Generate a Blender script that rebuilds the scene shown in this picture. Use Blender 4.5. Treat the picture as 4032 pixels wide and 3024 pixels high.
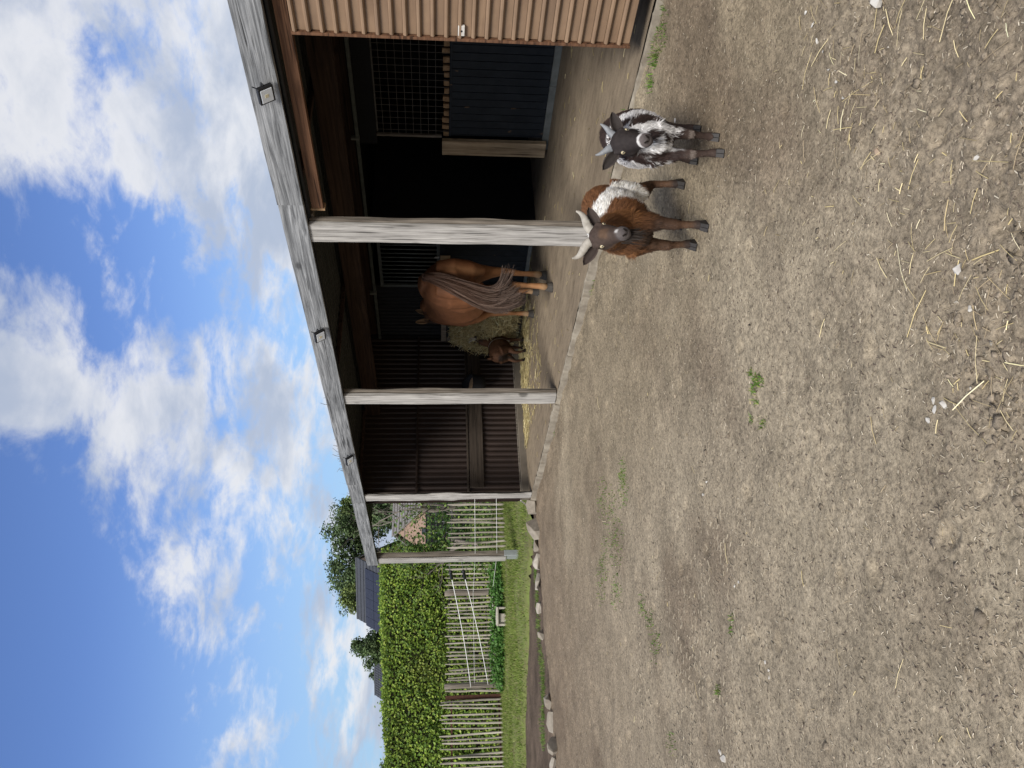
import bpy, math, random
import numpy as np
from mathutils import Matrix, Vector

for o in list(bpy.data.objects):
    bpy.data.objects.remove(o, do_unlink=True)
scene = bpy.context.scene
rng = np.random.default_rng(7)
random.seed(7)
PI = math.pi

# ------------------------------------------------------------------ camera
# The phone was held upright but the picture is stored on its side: the camera is
# rolled a quarter turn, so world "up" points to the left edge of the frame.
F_PX = 3028.0
CAM_H = 1.40
PITCH = math.radians(5.4)
YAW = math.radians(31.76)
_Fh = np.array([math.sin(YAW), math.cos(YAW), 0.0])
_R = np.array([math.cos(YAW), -math.sin(YAW), 0.0])
_Z = np.array([0, 0, 1.0])
_F = _Fh * math.cos(PITCH) - _Z * math.sin(PITCH)
_U = _Fh * math.sin(PITCH) + _Z * math.cos(PITCH)
_C = np.array([0, 0, CAM_H])
cam_d = bpy.data.cameras.new('camera')
cam_d.sensor_fit = 'HORIZONTAL'
cam_d.sensor_width = 36.0
cam_d.lens = 36.0 * F_PX / 4032.0
cam_d.clip_start = 0.05
cam_d.clip_end = 2000.0
cam = bpy.data.objects.new('camera', cam_d)
scene.collection.objects.link(cam)
_M = Matrix.Identity(4)
for i in range(3):
    _M[i][0] = -_U[i]      # picture right = world down
    _M[i][1] = _R[i]       # picture up = world right
    _M[i][2] = -_F[i]
    _M[i][3] = _C[i]
cam.matrix_world = _M
scene.camera = cam
scene.render.resolution_x = 1024
scene.render.resolution_y = 768

def ray(x, y):
    """direction of a pixel of the 4032 x 3024 photograph"""
    return _F + _R * (1512 - y) / F_PX + _U * (2016 - x) / F_PX
def onz(x, y, z=0.0):
    d = ray(x, y); return _C + d * ((z - CAM_H) / d[2])
def onX(x, y, X):
    d = ray(x, y); return _C + d * (X / d[0])
def onY(x, y, Y):
    d = ray(x, y); return _C + d * (Y / d[1])

# ------------------------------------------------------------------ sky and sun
SUN_EL, SUN_AZ = math.radians(40), math.radians(-128)    # azimuth from +Y towards +X
sun_dir = Vector((math.sin(SUN_AZ) * math.cos(SUN_EL), math.cos(SUN_AZ) * math.cos(SUN_EL), math.sin(SUN_EL)))
world = bpy.data.worlds.new('World')
scene.world = world
world.use_nodes = True
wt = world.node_tree
wt.nodes.clear()
def build_world():
    N, L = wt.nodes, wt.links
    def node(t, **k):
        n = N.new(t)
        for a, b in k.items():
            setattr(n, a, b)
        return n
    def vmath(op, a, b=None):
        n = node('ShaderNodeVectorMath', operation=op)
        for i, v in enumerate((a, b)):
            if v is None: continue
            if isinstance(v, (tuple, list)): n.inputs[i].default_value = v
            elif isinstance(v, (int, float)): n.inputs[3 if op == 'SCALE' else i].default_value = v
            else: L.new(v, n.inputs[i])
        return n
    def fmath(op, a, b=None, clamp=False):
        n = node('ShaderNodeMath', operation=op, use_clamp=clamp)
        for i, v in enumerate((a, b)):
            if v is None: continue
            if isinstance(v, (int, float)): n.inputs[i].default_value = v
            else: L.new(v, n.inputs[i])
        return n.outputs[0]
    def mrange(v, a, b, c=0.0, d=1.0):
        n = node('ShaderNodeMapRange', interpolation_type='SMOOTHSTEP')
        L.new(v, n.inputs[0])
        for i, q in enumerate((a, b, c, d)): n.inputs[i + 1].default_value = q
        return n.outputs[0]
    sky = node('ShaderNodeTexSky', sky_type='NISHITA', sun_disc=False)
    sky.sun_elevation = SUN_EL
    sky.sun_rotation = SUN_AZ
    sky.air_density = 1.0; sky.dust_density = 0.1; sky.ozone_density = 3.0
    tc = node('ShaderNodeTexCoord')
    d = vmath('NORMALIZE', tc.outputs['Generated']).outputs[0]
    sep = node('ShaderNodeSeparateXYZ'); L.new(d, sep.inputs[0])
    # cloud layer seen in perspective: flatten the dome towards the horizon
    zc = fmath('ADD', fmath('MAXIMUM', sep.outputs[2], 0.0), 0.30)
    inv = fmath('DIVIDE', 1.0, zc)
    q = vmath('SCALE', d)
    L.new(inv, q.inputs[3])
    q = q.outputs[0]
    def noise(vec, scale, detail, rough, off, dist=0.0):
        m = vmath('ADD', vec, off).outputs[0]
        n = node('ShaderNodeTexNoise', noise_dimensions='3D')
        n.inputs['Scale'].default_value = scale; n.inputs['Detail'].default_value = detail
        n.inputs['Roughness'].default_value = rough; n.inputs['Distortion'].default_value = dist
        L.new(m, n.inputs['Vector'])
        return n.outputs[0]
    base = noise(q, 1.35, 9, 0.58, (3.1, 7.7, 1.3), 0.25)
    fine = noise(q, 4.6, 8, 0.62, (9.3, 1.2, 5.5), 0.4)
    wisp = noise(q, 13.0, 6, 0.6, (2.3, 4.2, 6.5), 0.3)
    cov = fmath('ADD', fmath('MULTIPLY', base, 0.38), fmath('MULTIPLY', fine, 0.42))
    cov = fmath('ADD', cov, fmath('MULTIPLY', wisp, 0.20))
    cov = fmath('ADD', fmath('MULTIPLY', fmath('SUBTRACT', cov, 0.5), 1.45), 0.5)
    # the cloud masses of the photograph: (pixel of the centre, radius in degrees, weight)
    masses = CLOUDS
    tot = None
    for (px, py, rad, w) in masses:
        c = ray(px, py); c = c / np.linalg.norm(c)
        dt = vmath('DOT_PRODUCT', d, tuple(float(v) for v in c)).outputs[1]
        g = mrange(dt, math.cos(math.radians(rad)), math.cos(math.radians(rad * 0.15)), 0.0, w)
        tot = g if tot is None else fmath('MAXIMUM' if w > 0 else 'ADD', tot, g)
    # extra cloud cover outside the picture, added to whiten the ambient light
    fwd = vmath('DOT_PRODUCT', d, tuple(float(v) for v in _F)).outputs[1]
    rest = mrange(fwd, 0.80, 0.55, 0.0, 0.22)
    dens = fmath('ADD', fmath('ADD', cov, tot), fmath('ADD', rest, -0.125))
    # low haze of thin cloud towards the horizon
    low = mrange(sep.outputs[2], 0.22, 0.06, 0.0, 0.12)
    dens = fmath('ADD', dens, low)
    alpha = mrange(dens, 0.45, 0.64)
    thick = mrange(dens, 0.58, 0.95)
    # cloud colour: bright rims and tops, soft grey-blue bodies
    sd = vmath('ADD', q, tuple(float(v) * 0.10 for v in (-0.25, -0.1, 0.9))).outputs[0]
    shade_n = noise(sd, 3.2, 7, 0.55, (9.3, 1.2, 5.5), 0.3)
    sh = mrange(shade_n, 0.38, 0.61)
    ramp = node('ShaderNodeMix', data_type='RGBA')
    ramp.inputs[6].default_value = (0.265, 0.30, 0.37, 1)
    ramp.inputs[7].default_value = (0.47, 0.475, 0.49, 1)
    L.new(sh, ramp.inputs[0])
    dark = node('ShaderNodeMix', data_type='RGBA')
    dark.inputs[7].default_value = (0.225, 0.265, 0.335, 1)
    L.new(fmath('MULTIPLY', thick, 0.72), dark.inputs[0]); L.new(ramp.outputs[2], dark.inputs[6])
    hs = node('ShaderNodeVectorMath', operation='MULTIPLY'); hs.inputs[1].default_value = (0.67, 0.735, 0.97)
    L.new(sky.outputs[0], hs.inputs[0])
    skyc = node('ShaderNodeVectorMath', operation='SCALE')
    L.new(hs.outputs[0], skyc.inputs[0]); skyc.inputs[3].default_value = SKY_STRENGTH
    # thin veil of high haze that pales the blue towards the horizon
    veil = node('ShaderNodeMix', data_type='RGBA')
    L.new(mrange(sep.outputs[2], 0.40, 0.0, 0.0, 0.97), veil.inputs[0]); L.new(skyc.outputs[0], veil.inputs[6]); veil.inputs[7].default_value = (0.215, 0.335, 0.455, 1)
    mix = node('ShaderNodeMix', data_type='RGBA')
    L.new(fmath('MULTIPLY', alpha, 0.93), mix.inputs[0]); L.new(veil.outputs[2], mix.inputs[6]); L.new(dark.outputs[2], mix.inputs[7])
    bg = node('ShaderNodeBackground'); bg.inputs[1].default_value = 1.0
    L.new(mix.outputs[2], bg.inputs[0])
    out = node('ShaderNodeOutputWorld'); L.new(bg.outputs[0], out.inputs[0])
SKY_STRENGTH = 0.09
CLOUDS = [(150, 150, 17, .24), (330, 330, 12, .22), (450, 60, 14, .29), (600, 260, 13, .28), (720, 480, 10, .28), (830, 150, 13, .30),
          (860, 760, 8, .24), (1010, 1000, 8, .24), (1100, 1150, 6, .22), (300, 850, 5, .18),
          (60, 1280, 14, .24), (20, 1620, 12, .23), (190, 1800, 8, .18), (360, 1780, 7, .19), (470, 1250, 3.4, .17),
          (600, 1500, 7.5, .25), (720, 1680, 10, .26), (900, 1500, 8, .25), (960, 1750, 9, .24), (720, 1920, 10, .34), (830, 2080, 10, .34), (990, 1980, 8, .28), (800, 2320, 7.5, .30), (960, 2200, 7, .26), (640, 1750, 9, .32),
          (830, 1050, 2.8, .15), (690, 1160, 2.6, .16), (1130, 1600, 5, .20), (1230, 1560, 4.5, .20),
          (950, 2860, 7, .19), (1010, 2720, 4.5, .19), (100, 2870, 5.5, .19), (1350, 2450, 8, .22), (1310, 2150, 6, .21), (1370, 2800, 8, .20),
          (500, 2700, 24, -.14), (400, 1060, 10, -.12), (300, 2250, 13, -.10), (1000, 1280, 6, -.08)]
build_world()
sun_d = bpy.data.lights.new('sun', 'SUN')
sun_d.energy = 2.6
sun_d.angle = math.radians(22)
sun_d.color = (1.0, 0.96, 0.90)
sun = bpy.data.objects.new('sun', sun_d)
scene.collection.objects.link(sun)
sun.rotation_euler = (-sun_dir).to_track_quat('-Z', 'Y').to_euler()
scene.view_settings.view_transform = 'Standard'
scene.view_settings.look = 'None'
scene.view_settings.gamma = 1.0
scene.view_settings.use_curve_mapping = False
scene.view_settings.exposure = 0.85

# ------------------------------------------------------------------ helpers
col = scene.collection
def tag(o, label=None, cat=None, group=None, kind=None):
    if label: o['label'] = label
    if cat: o['category'] = cat
    if group: o['group'] = group
    if kind: o['kind'] = kind
    return o
def empty(name, loc=(0, 0, 0), rz=0.0):
    o = bpy.data.objects.new(name, None)
    o.empty_display_size = 0.1
    o.location = loc
    o.rotation_euler = (0, 0, rz)
    col.objects.link(o)
    return o
ORIGIN = {}
def thing(name, label, cat, loc=(0, 0, 0), group=None, rz=0.0):
    o = empty(name, loc, rz)
    ORIGIN[o.name] = np.array(loc, float)
    return tag(o, label, cat, group)
def link(name, me, mat=None, parent=None, origin=None, local=False):
    """one mesh object; mesh data given in world metres unless local"""
    o = bpy.data.objects.new(name, me)
    if mat is not None and not me.materials:
        me.materials.append(mat)
    org = np.zeros(3)
    if parent is not None:
        o.parent = parent
        if not local: org = ORIGIN[parent.name]
        ORIGIN[o.name] = org
    elif origin is not None:
        org = np.array(origin, float); o.location = org
        ORIGIN[o.name] = org
    else:
        ORIGIN[o.name] = org
    if np.any(org) and not local:
        n = len(me.vertices)
        co = np.empty(n * 3, np.float32); me.vertices.foreach_get('co', co)
        co = (co.reshape(-1, 3) - org).astype(np.float32)
        me.vertices.foreach_set('co', co.ravel()); me.update()
    col.objects.link(o)
    return o
def np_mesh(name, V, F, smooth=False, colors=None):
    """mesh from arrays; F is an (n,3) or (n,4) array or a list of such arrays"""
    me = bpy.data.meshes.new(name)
    Fs = F if isinstance(F, list) else [F]
    V = np.asarray(V, np.float32)
    loops = np.concatenate([f.ravel() for f in Fs]).astype(np.int32)
    totals = np.concatenate([np.full(len(f), f.shape[1]) for f in Fs]).astype(np.int32)
    starts = np.concatenate([[0], np.cumsum(totals)[:-1]]).astype(np.int32)
    me.vertices.add(len(V)); me.vertices.foreach_set('co', V.ravel())
    me.loops.add(len(loops)); me.loops.foreach_set('vertex_index', loops)
    me.polygons.add(len(totals)); me.polygons.foreach_set('loop_start', starts)
    me.polygons.foreach_set('loop_total', totals)
    if smooth: me.polygons.foreach_set('use_smooth', np.ones(len(totals), bool))
    me.update(calc_edges=True)
    if colors is not None: set_colors(me, colors)
    return me
def set_colors(me, C):
    C = np.asarray(C, np.float32)
    if C.shape[1] == 3: C = np.concatenate([C, np.ones((len(C), 1), np.float32)], 1)
    a = me.color_attributes.new('tint', 'FLOAT_COLOR', 'POINT')
    a.data.foreach_set('color', C.astype(np.float32).ravel())

class MB:
    """collects simple solids into one mesh"""
    def __init__(s): s.V, s.F, s.n = [], [], 0
    def add(s, V, F):
        s.V.append(np.asarray(V, float))
        for f in F: s.F.append([i + s.n for i in f])
        s.n += len(V)
        return s
    def box(s, lo, hi, bev=0.0):
        x0, y0, z0 = lo; x1, y1, z1 = hi
        if bev <= 0:
            V = [(x, y, z) for z in (z0, z1) for y in (y0, y1) for x in (x0, x1)]
            return s.add(V, [(0, 2, 3, 1), (4, 5, 7, 6), (0, 1, 5, 4), (2, 6, 7, 3), (0, 4, 6, 2), (1, 3, 7, 5)])
        b = min(bev, (x1 - x0) * .45, (y1 - y0) * .45, (z1 - z0) * .45)
        V = []
        for z in (0, 1):
            for y in (0, 1):
                for x in (0, 1):
                    X, Y, Z = (x1 if x else x0), (y1 if y else y0), (z1 if z else z0)
                    sx, sy, sz = (-b if x else b), (-b if y else b), (-b if z else b)
                    V += [(X, Y + sy, Z + sz), (X + sx, Y, Z + sz), (X + sx, Y + sy, Z)]
        i = lambda x, y, z, k: ((z * 2 + y) * 2 + x) * 3 + k
        F = []
        for x in (0, 1): F.append([i(x, 0, 0, 0), i(x, 1, 0, 0), i(x, 1, 1, 0), i(x, 0, 1, 0)][::(1 if x else -1)])
        for y in (0, 1): F.append([i(0, y, 0, 1), i(1, y, 0, 1), i(1, y, 1, 1), i(0, y, 1, 1)][::(-1 if y else 1)])
        for z in (0, 1): F.append([i(0, 0, z, 2), i(1, 0, z, 2), i(1, 1, z, 2), i(0, 1, z, 2)][::(1 if z else -1)])
        for x in (0, 1):
            for y in (0, 1): F.append([i(x, y, 0, 0), i(x, y, 1, 0), i(x, y, 1, 1), i(x, y, 0, 1)])
        for x in (0, 1):
            for z in (0, 1): F.append([i(x, 0, z, 0), i(x, 1, z, 0), i(x, 1, z, 2), i(x, 0, z, 2)])
        for y in (0, 1):
            for z in (0, 1): F.append([i(0, y, z, 1), i(1, y, z, 1), i(1, y, z, 2), i(0, y, z, 2)])
        for x in (0, 1):
            for y in (0, 1):
                for z in (0, 1): F.append([i(x, y, z, 0), i(x, y, z, 1), i(x, y, z, 2)])
        return s.add(V, F)
    def tube(s, path, radii, n=8, up=(0, 0, 1), cap=True, flat=1.0):
        P = np.asarray(path, float); m = len(P)
        r = np.asarray(radii, float)
        if r.ndim == 0: r = np.full(m, float(r))
        T = np.gradient(P, axis=0); T /= np.linalg.norm(T, axis=1)[:, None] + 1e-12
        V = []
        side = np.cross(np.array(up, float), T[0])
        if np.linalg.norm(side) < 1e-4: side = np.cross((1, 0, 0.01), T[0])
        for k in range(m):
            side = side - T[k] * side.dot(T[k]); side /= np.linalg.norm(side) + 1e-12
            u = np.cross(T[k], side)
            rr = r[k] if r.ndim == 1 else r[k][0]; r2 = r[k] * flat if r.ndim == 1 else r[k][1]
            for j in range(n):
                a = 2 * PI * j / n
                V.append(P[k] + side * math.cos(a) * rr + u * math.sin(a) * r2)
        F = [(k * n + j, k * n + (j + 1) % n, (k + 1) * n + (j + 1) % n, (k + 1) * n + j) for k in range(m - 1) for j in range(n)]
        if cap:
            F.append(list(range(n))[::-1]); F.append([(m - 1) * n + j for j in range(n)])
        return s.add(V, F)
    def prism(s, prof, axis, a, b):
        """extrude a closed 2-d profile along axis 0/1/2 from a to b"""
        n = len(prof); V = []
        for t in (a, b):
            for (p, q) in prof:
                v = [p, q]; v.insert(axis, t); V.append(tuple(v))
        F = [(j, (j + 1) % n, n + (j + 1) % n, n + j) for j in range(n)]
        F += [list(range(n))[::-1], list(range(n, 2 * n))]
        return s.add(V, F)
    def mesh(s, name, smooth=False):
        me = bpy.data.meshes.new(name)
        me.from_pydata([tuple(v) for v in np.concatenate(s.V)], [], s.F)
        import bmesh
        bm = bmesh.new(); bm.from_mesh(me)
        bmesh.ops.recalc_face_normals(bm, faces=bm.faces)
        bm.to_mesh(me); bm.free()
        if smooth: me.polygons.foreach_set('use_smooth', np.ones(len(me.polygons), bool))
        me.update()
        return me
    def build(s, name, mat, parent=None, smooth=False, origin=None, local=False):
        return link(name, s.mesh(name, smooth), mat, parent, origin, local)

# value noise -----------------------------------------------------------------
_perm = np.random.default_rng(99).random(1 << 16)
def _h3(i, j, k):
    h = (i.astype(np.int64) * 73856093) ^ (j.astype(np.int64) * 19349663) ^ (k.astype(np.int64) * 83492791)
    h = (h ^ (h >> 13)) * 1274126177
    return _perm[(h ^ (h >> 16)) & 0xffff]
def vnoise(P):
    P = np.asarray(P, float)
    if P.shape[-1] == 2: P = np.concatenate([P, np.zeros(P.shape[:-1] + (1,))], -1)
    I = np.floor(P).astype(np.int64); f = P - I; f = f * f * (3 - 2 * f)
    r = 0
    for a in (0, 1):
        for b in (0, 1):
            for c in (0, 1):
                if c == 1 and not P[..., 2].any(): continue
                w = (f[..., 0] if a else 1 - f[..., 0]) * (f[..., 1] if b else 1 - f[..., 1]) * (f[..., 2] if c else 1 - f[..., 2])
                r = r + w * _h3(I[..., 0] + a, I[..., 1] + b, I[..., 2] + c)
    return r * 2 - 1
def fbm(P, octv=4, gain=0.5):
    P = np.asarray(P, float); s = 0; a = 1.0; t = 0
    for k in range(octv):
        s = s + a * vnoise(P * (2.03 ** k) + 17.3 * k); t += a; a *= gain
    return s / t
def sstep(a, b, x):
    t = np.clip((x - a) / (b - a), 0, 1); return t * t * (3 - 2 * t)

# ------------------------------------------------------------------ materials
class NT:
    def __init__(s, name):
        s.m = bpy.data.materials.new(name); s.m.use_nodes = True
        s.t = s.m.node_tree; s.t.nodes.clear()
        s.out = s.n('ShaderNodeOutputMaterial')
        s.tc = None
    def n(s, typ, **k):
        q = s.t.nodes.new(typ)
        for a, b in k.items(): setattr(q, a, b)
        return q
    def l(s, a, b): s.t.links.new(a, b)
    def coord(s, scale=(1, 1, 1), rand=True):
        if s.tc is None: s.tc = s.n('ShaderNodeTexCoord')
        mp = s.n('ShaderNodeMapping'); mp.inputs['Scale'].default_value = scale
        s.l(s.tc.outputs['Object'], mp.inputs['Vector'])
        if rand:
            oi = s.n('ShaderNodeObjectInfo'); mu = s.n('ShaderNodeMath', operation='MULTIPLY'); mu.inputs[1].default_value = 37.0
            s.l(oi.outputs['Random'], mu.inputs[0]); s.l(mu.outputs[0], mp.inputs['Location'])
        return mp.outputs[0]
    def noise(s, vec, scale, detail=6, rough=0.6, dist=0.0):
        q = s.n('ShaderNodeTexNoise'); q.inputs['Scale'].default_value = scale; q.inputs['Detail'].default_value = detail
        q.inputs['Roughness'].default_value = rough; q.inputs['Distortion'].default_value = dist
        s.l(vec, q.inputs['Vector']); return q.outputs[0]
    def ramp(s, fac, stops):
        q = s.n('ShaderNodeValToRGB'); e = q.color_ramp.elements
        while len(e) < len(stops): e.new(0.5)
        for el, (p, c) in zip(e, stops):
            el.position = p; el.color = (c[0], c[1], c[2], 1) if not isinstance(c, (int, float)) else (c, c, c, 1)
        s.l(fac, q.inputs[0]); return q.outputs[0]
    def mix(s, fac, a, b, blend='MIX'):
        q = s.n('ShaderNodeMix', data_type='RGBA', blend_type=blend)
        for i, v in ((0, fac), (6, a), (7, b)):
            if isinstance(v, (int, float)): q.inputs[i].default_value = v
            elif isinstance(v, tuple): q.inputs[i].default_value = (v[0], v[1], v[2], 1)
            else: s.l(v, q.inputs[i])
        return q.outputs[2]
    def math(s, op, a, b):
        q = s.n('ShaderNodeMath', operation=op)
        for i, v in enumerate((a, b)):
            if isinstance(v, (int, float)): q.inputs[i].default_value = v
            else: s.l(v, q.inputs[i])
        return q.outputs[0]
    def bump(s, h, strength, dist=0.01):
        q = s.n('ShaderNodeBump'); q.inputs['Strength'].default_value = strength; q.inputs['Distance'].default_value = dist
        s.l(h, q.inputs['Height']); return q.outputs[0]
    def bsdf(s, color, rough=0.8, normal=None, metal=0.0, spec=0.3, **kw):
        q = s.n('ShaderNodeBsdfPrincipled')
        if isinstance(color, tuple): q.inputs['Base Color'].default_value = (color[0], color[1], color[2], 1)
        else: s.l(color, q.inputs['Base Color'])
        if isinstance(rough, (int, float)): q.inputs['Roughness'].default_value = rough
        else: s.l(rough, q.inputs['Roughness'])
        q.inputs['Metallic'].default_value = metal
        q.inputs['Specular IOR Level'].default_value = spec
        for k, v in kw.items(): q.inputs[k].default_value = v
        if normal is not None: s.l(normal, q.inputs['Normal'])
        s.l(q.outputs[0], s.out.inputs[0]); return q
def simple(name, c1, c2=None, scale=8.0, rough=0.8, bump=0.2, bscale=60.0, bdist=0.004, metal=0.0, spec=0.3, stretch=(1, 1, 1), detail=6):
    t = NT(name); v = t.coord(stretch)
    c2 = c2 or tuple(min(1, x * 0.6) for x in c1)
    c = t.ramp(t.noise(v, scale, detail), [(0.32, c2), (0.68, c1)])
    nrm = t.bump(t.noise(v, bscale, 4), bump, bdist) if bump > 0 else None
    t.bsdf(c, rough, nrm, metal, spec)
    return t.m
def wood(name, axis, light, mid, dark, grain=55.0, rough=0.85, bump=0.5, blotch=0.5, knots=True):
    """weathered timber, grain running along the given axis"""
    t = NT(name)
    st = [1, 1, 1]; st[axis] = 0.035
    st2 = [1, 1, 1]; st2[axis] = 0.12
    v = t.coord(tuple(st)); v2 = t.coord(tuple(st2)); v3 = t.coord((1, 1, 1))
    warp = t.noise(v2, 5.0, 2, 0.5)
    vv = t.n('ShaderNodeVectorMath', operation='MULTIPLY_ADD')
    cmb = t.n('ShaderNodeCombineXYZ')
    for i in range(3):
        if i != axis: t.l(warp, cmb.inputs[i])
    t.l(cmb.outputs[0], vv.inputs[0]); vv.inputs[1].default_value = (0.10, 0.10, 0.10); t.l(v, vv.inputs[2])
    g = t.noise(vv.outputs[0], grain, 7, 0.65, 0.4)
    g2 = t.noise(vv.outputs[0], grain * 0.25, 4, 0.6, 0.5)
    c = t.ramp(g, [(0.30, dark), (0.48, mid), (0.72, light)])
    b = t.ramp(g2, [(0.35, 0.62), (0.65, 1.12)])
    c = t.mix(blotch, c, b, 'MULTIPLY')
    bl = t.ramp(t.noise(v3, 2.2, 4, 0.6), [(0.35, 0.72), (0.62, 1.08)])
    c = t.mix(blotch, c, bl, 'MULTIPLY')
    cracks = t.ramp(t.noise(v, grain * 0.8, 2, 0.5, 0.2), [(0.30, 0.0), (0.37, 1.0)])
    c = t.mix(t.math('MULTIPLY', t.math('SUBTRACT', 1.0, cracks), 0.75), c, tuple(x * 0.25 for x in dark))
    h = t.math('ADD', g, t.math('MULTIPLY', cracks, 0.8))
    if knots:
        vo = t.n('ShaderNodeTexVoronoi'); vo.inputs['Scale'].default_value = 3.4
        st3 = [1, 1, 1]; st3[axis] = 0.55
        t.l(t.coord(tuple(st3)), vo.inputs['Vector'])
        k = t.ramp(vo.outputs['Distance'], [(0.075, 1.0), (0.125, 0.0)])
        c = t.mix(t.math('MULTIPLY', k, 0.7), c, tuple(x * 0.5 for x in dark))
    t.bsdf(c, rough, t.bump(h, bump, 0.004), 0.0, 0.2)
    return t.m
def tinted(name, rough=0.8, spec=0.2, nscale=30.0, amount=0.25, bump=0.0, trans=0.0, sheen=0.0, hue=None):
    """colour comes from the per-vertex pigment 'tint'"""
    t = NT(name); a = t.n('ShaderNodeAttribute', attribute_name='tint')
    c = a.outputs['Color']; v = t.coord(rand=False)
    if amount > 0:
        c = t.mix(1.0, c, t.ramp(t.noise(v, nscale, 4), [(0.3, 1 - amount), (0.7, 1 + amount)]), 'MULTIPLY')
    nrm = t.bump(t.noise(v, nscale * 3, 3), bump, 0.003) if bump else None
    p = t.bsdf(c, rough, nrm, 0.0, spec)
    if sheen: p.inputs['Sheen Weight'].default_value = sheen
    if trans:
        tr = t.n('ShaderNodeBsdfTranslucent'); t.l(c, tr.inputs[0])
        mx = t.n('ShaderNodeMixShader'); mx.inputs[0].default_value = trans
        t.l(p.outputs[0], mx.inputs[1]); t.l(tr.outputs[0], mx.inputs[2]); t.l(mx.outputs[0], t.out.inputs[0])
    return t.m
def leaves(C, Nrm, size, aspect=0.6, jitter=0.5, fold=0.15, r=None):
    """arrays of leaf faces: centres C, outward directions Nrm, lengths size -> V, F (two triangles each)"""
    r = r or rng
    n = len(C)
    N = Nrm + r.normal(0, jitter, (n, 3)); N /= np.linalg.norm(N, axis=1)[:, None] + 1e-9
    T = r.normal(0, 1, (n, 3)); T[:, 2] -= 0.6
    T -= N * (T * N).sum(1)[:, None]; T /= np.linalg.norm(T, axis=1)[:, None] + 1e-9
    B = np.cross(N, T)
    s = np.asarray(size).reshape(-1, 1) * np.ones((n, 1))
    a = C - T * s * 0.5; b = C + T * s * 0.5
    l = C + B * s * aspect * 0.5 + N * s * fold; q = C - B * s * aspect * 0.5 + N * s * fold
    V = np.stack([a, l, b, q], 1).reshape(-1, 3)
    k = np.arange(n)[:, None] * 4
    F = np.concatenate([k + np.array([[0, 1, 2]]), k + np.array([[0, 2, 3]])], 0)
    return V, F
def per(c, k):
    return np.repeat(np.asarray(c), k, axis=0)

# ================================================================== MATERIALS OF THE PLACE
M = {}
def soil_material():
    t = NT('yard_soil'); a = t.n('ShaderNodeAttribute', attribute_name='tint')
    v = t.coord(rand=False)
    n1 = t.noise(v, 3.0, 8, 0.7); n2 = t.noise(v, 26.0, 8, 0.72); n3 = t.noise(v, 75.0, 6, 0.75)
    c = t.mix(1.0, a.outputs['Color'], t.ramp(n1, [(0.30, 0.72), (0.68, 1.20)]), 'MULTIPLY')
    c = t.mix(1.0, c, t.ramp(n2, [(0.30, 0.56), (0.50, 1.0), (0.70, 1.30)]), 'MULTIPLY')
    c = t.mix(1.0, c, t.ramp(n3, [(0.30, 0.42), (0.50, 1.0), (0.72, 1.5)]), 'MULTIPLY')
    # pale chaff and grit
    vo = t.n('ShaderNodeTexVoronoi'); vo.inputs['Scale'].default_value = 85.0; vo.inputs['Randomness'].default_value = 1.0
    t.l(v, vo.inputs['Vector'])
    spk = t.ramp(vo.outputs['Distance'], [(0.10, 1.0), (0.20, 0.0)])
    gate = t.ramp(t.noise(v, 17.0, 3, 0.6), [(0.52, 0.0), (0.62, 1.0)])
    c = t.mix(t.math('MULTIPLY', t.math('MULTIPLY', spk, gate), 0.6), c, (0.46, 0.40, 0.30))
    h = t.math('ADD', t.math('MULTIPLY', n2, 0.6), t.math('ADD', t.math('MULTIPLY', n3, 0.35), t.math('MULTIPLY', spk, 0.10)))
    t.bsdf(c, 0.95, t.bump(h, 1.0, 0.016), 0.0, 0.12)
    return t.m
M['soil'] = soil_material()
def floor_material():
    t = NT('stable_floor_dirt'); v = t.coord(rand=False); vs = t.coord((1.0, 0.30, 1.0), rand=False)
    n1 = t.noise(v, 1.3, 6, 0.6); n2 = t.noise(vs, 14.0, 8, 0.7); n3 = t.noise(v, 120.0, 4, 0.65)
    c = t.ramp(n1, [(0.3, (0.185, 0.145, 0.104)), (0.7, (0.265, 0.212, 0.150))])
    c = t.mix(1.0, c, t.ramp(n2, [(0.30, 0.66), (0.5, 1.0), (0.72, 1.2)]), 'MULTIPLY')
    c = t.mix(1.0, c, t.ramp(n3, [(0.30, 0.75), (0.7, 1.2)]), 'MULTIPLY')
    t.bsdf(c, 0.92, t.bump(t.math('ADD', n2, t.math('MULTIPLY', n3, 0.4)), 0.7, 0.012), 0.0, 0.15)
    return t.m
M['floor'] = floor_material()
M['lawn'] = simple('lawn_turf', (0.150, 0.190, 0.045), (0.125, 0.115, 0.050), 5.0, 0.95, 0.6, 70, 0.02)
M['concrete'] = simple('grey_concrete', (0.30, 0.265, 0.21), (0.155, 0.128, 0.096), 7.0, 0.9, 0.5, 90, 0.004)
M['plinth'] = simple('dirty_plinth', (0.17, 0.145, 0.115), (0.10, 0.085, 0.068), 4.0, 0.9, 0.3, 80, 0.003)
M['galv'] = simple('galvanised_steel', (0.23, 0.24, 0.225), (0.15, 0.16, 0.15), 9.0, 0.6, 0.15, 60, 0.002, metal=0.25)
M['zinc'] = simple('zinc_shoe', (0.50, 0.53, 0.55), (0.40, 0.43, 0.45), 9.0, 0.45, 0.1, 60, 0.002, metal=0.6)
GREY = ((0.47, 0.465, 0.45), (0.27, 0.265, 0.258), (0.10, 0.098, 0.096))
M['wood_y'] = wood('weathered_board', 1, (0.40, 0.405, 0.41), (0.195, 0.20, 0.205), (0.065, 0.067, 0.07), 60, bump=0.8)
M['wood_z'] = wood('weathered_post', 2, (0.60, 0.575, 0.53), (0.37, 0.35, 0.325), (0.13, 0.12, 0.105), 60)
M['wood_z2'] = wood('brown_grey_post', 2, (0.30, 0.26, 0.215), (0.175, 0.15, 0.122), (0.07, 0.058, 0.046), 55)
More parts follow.
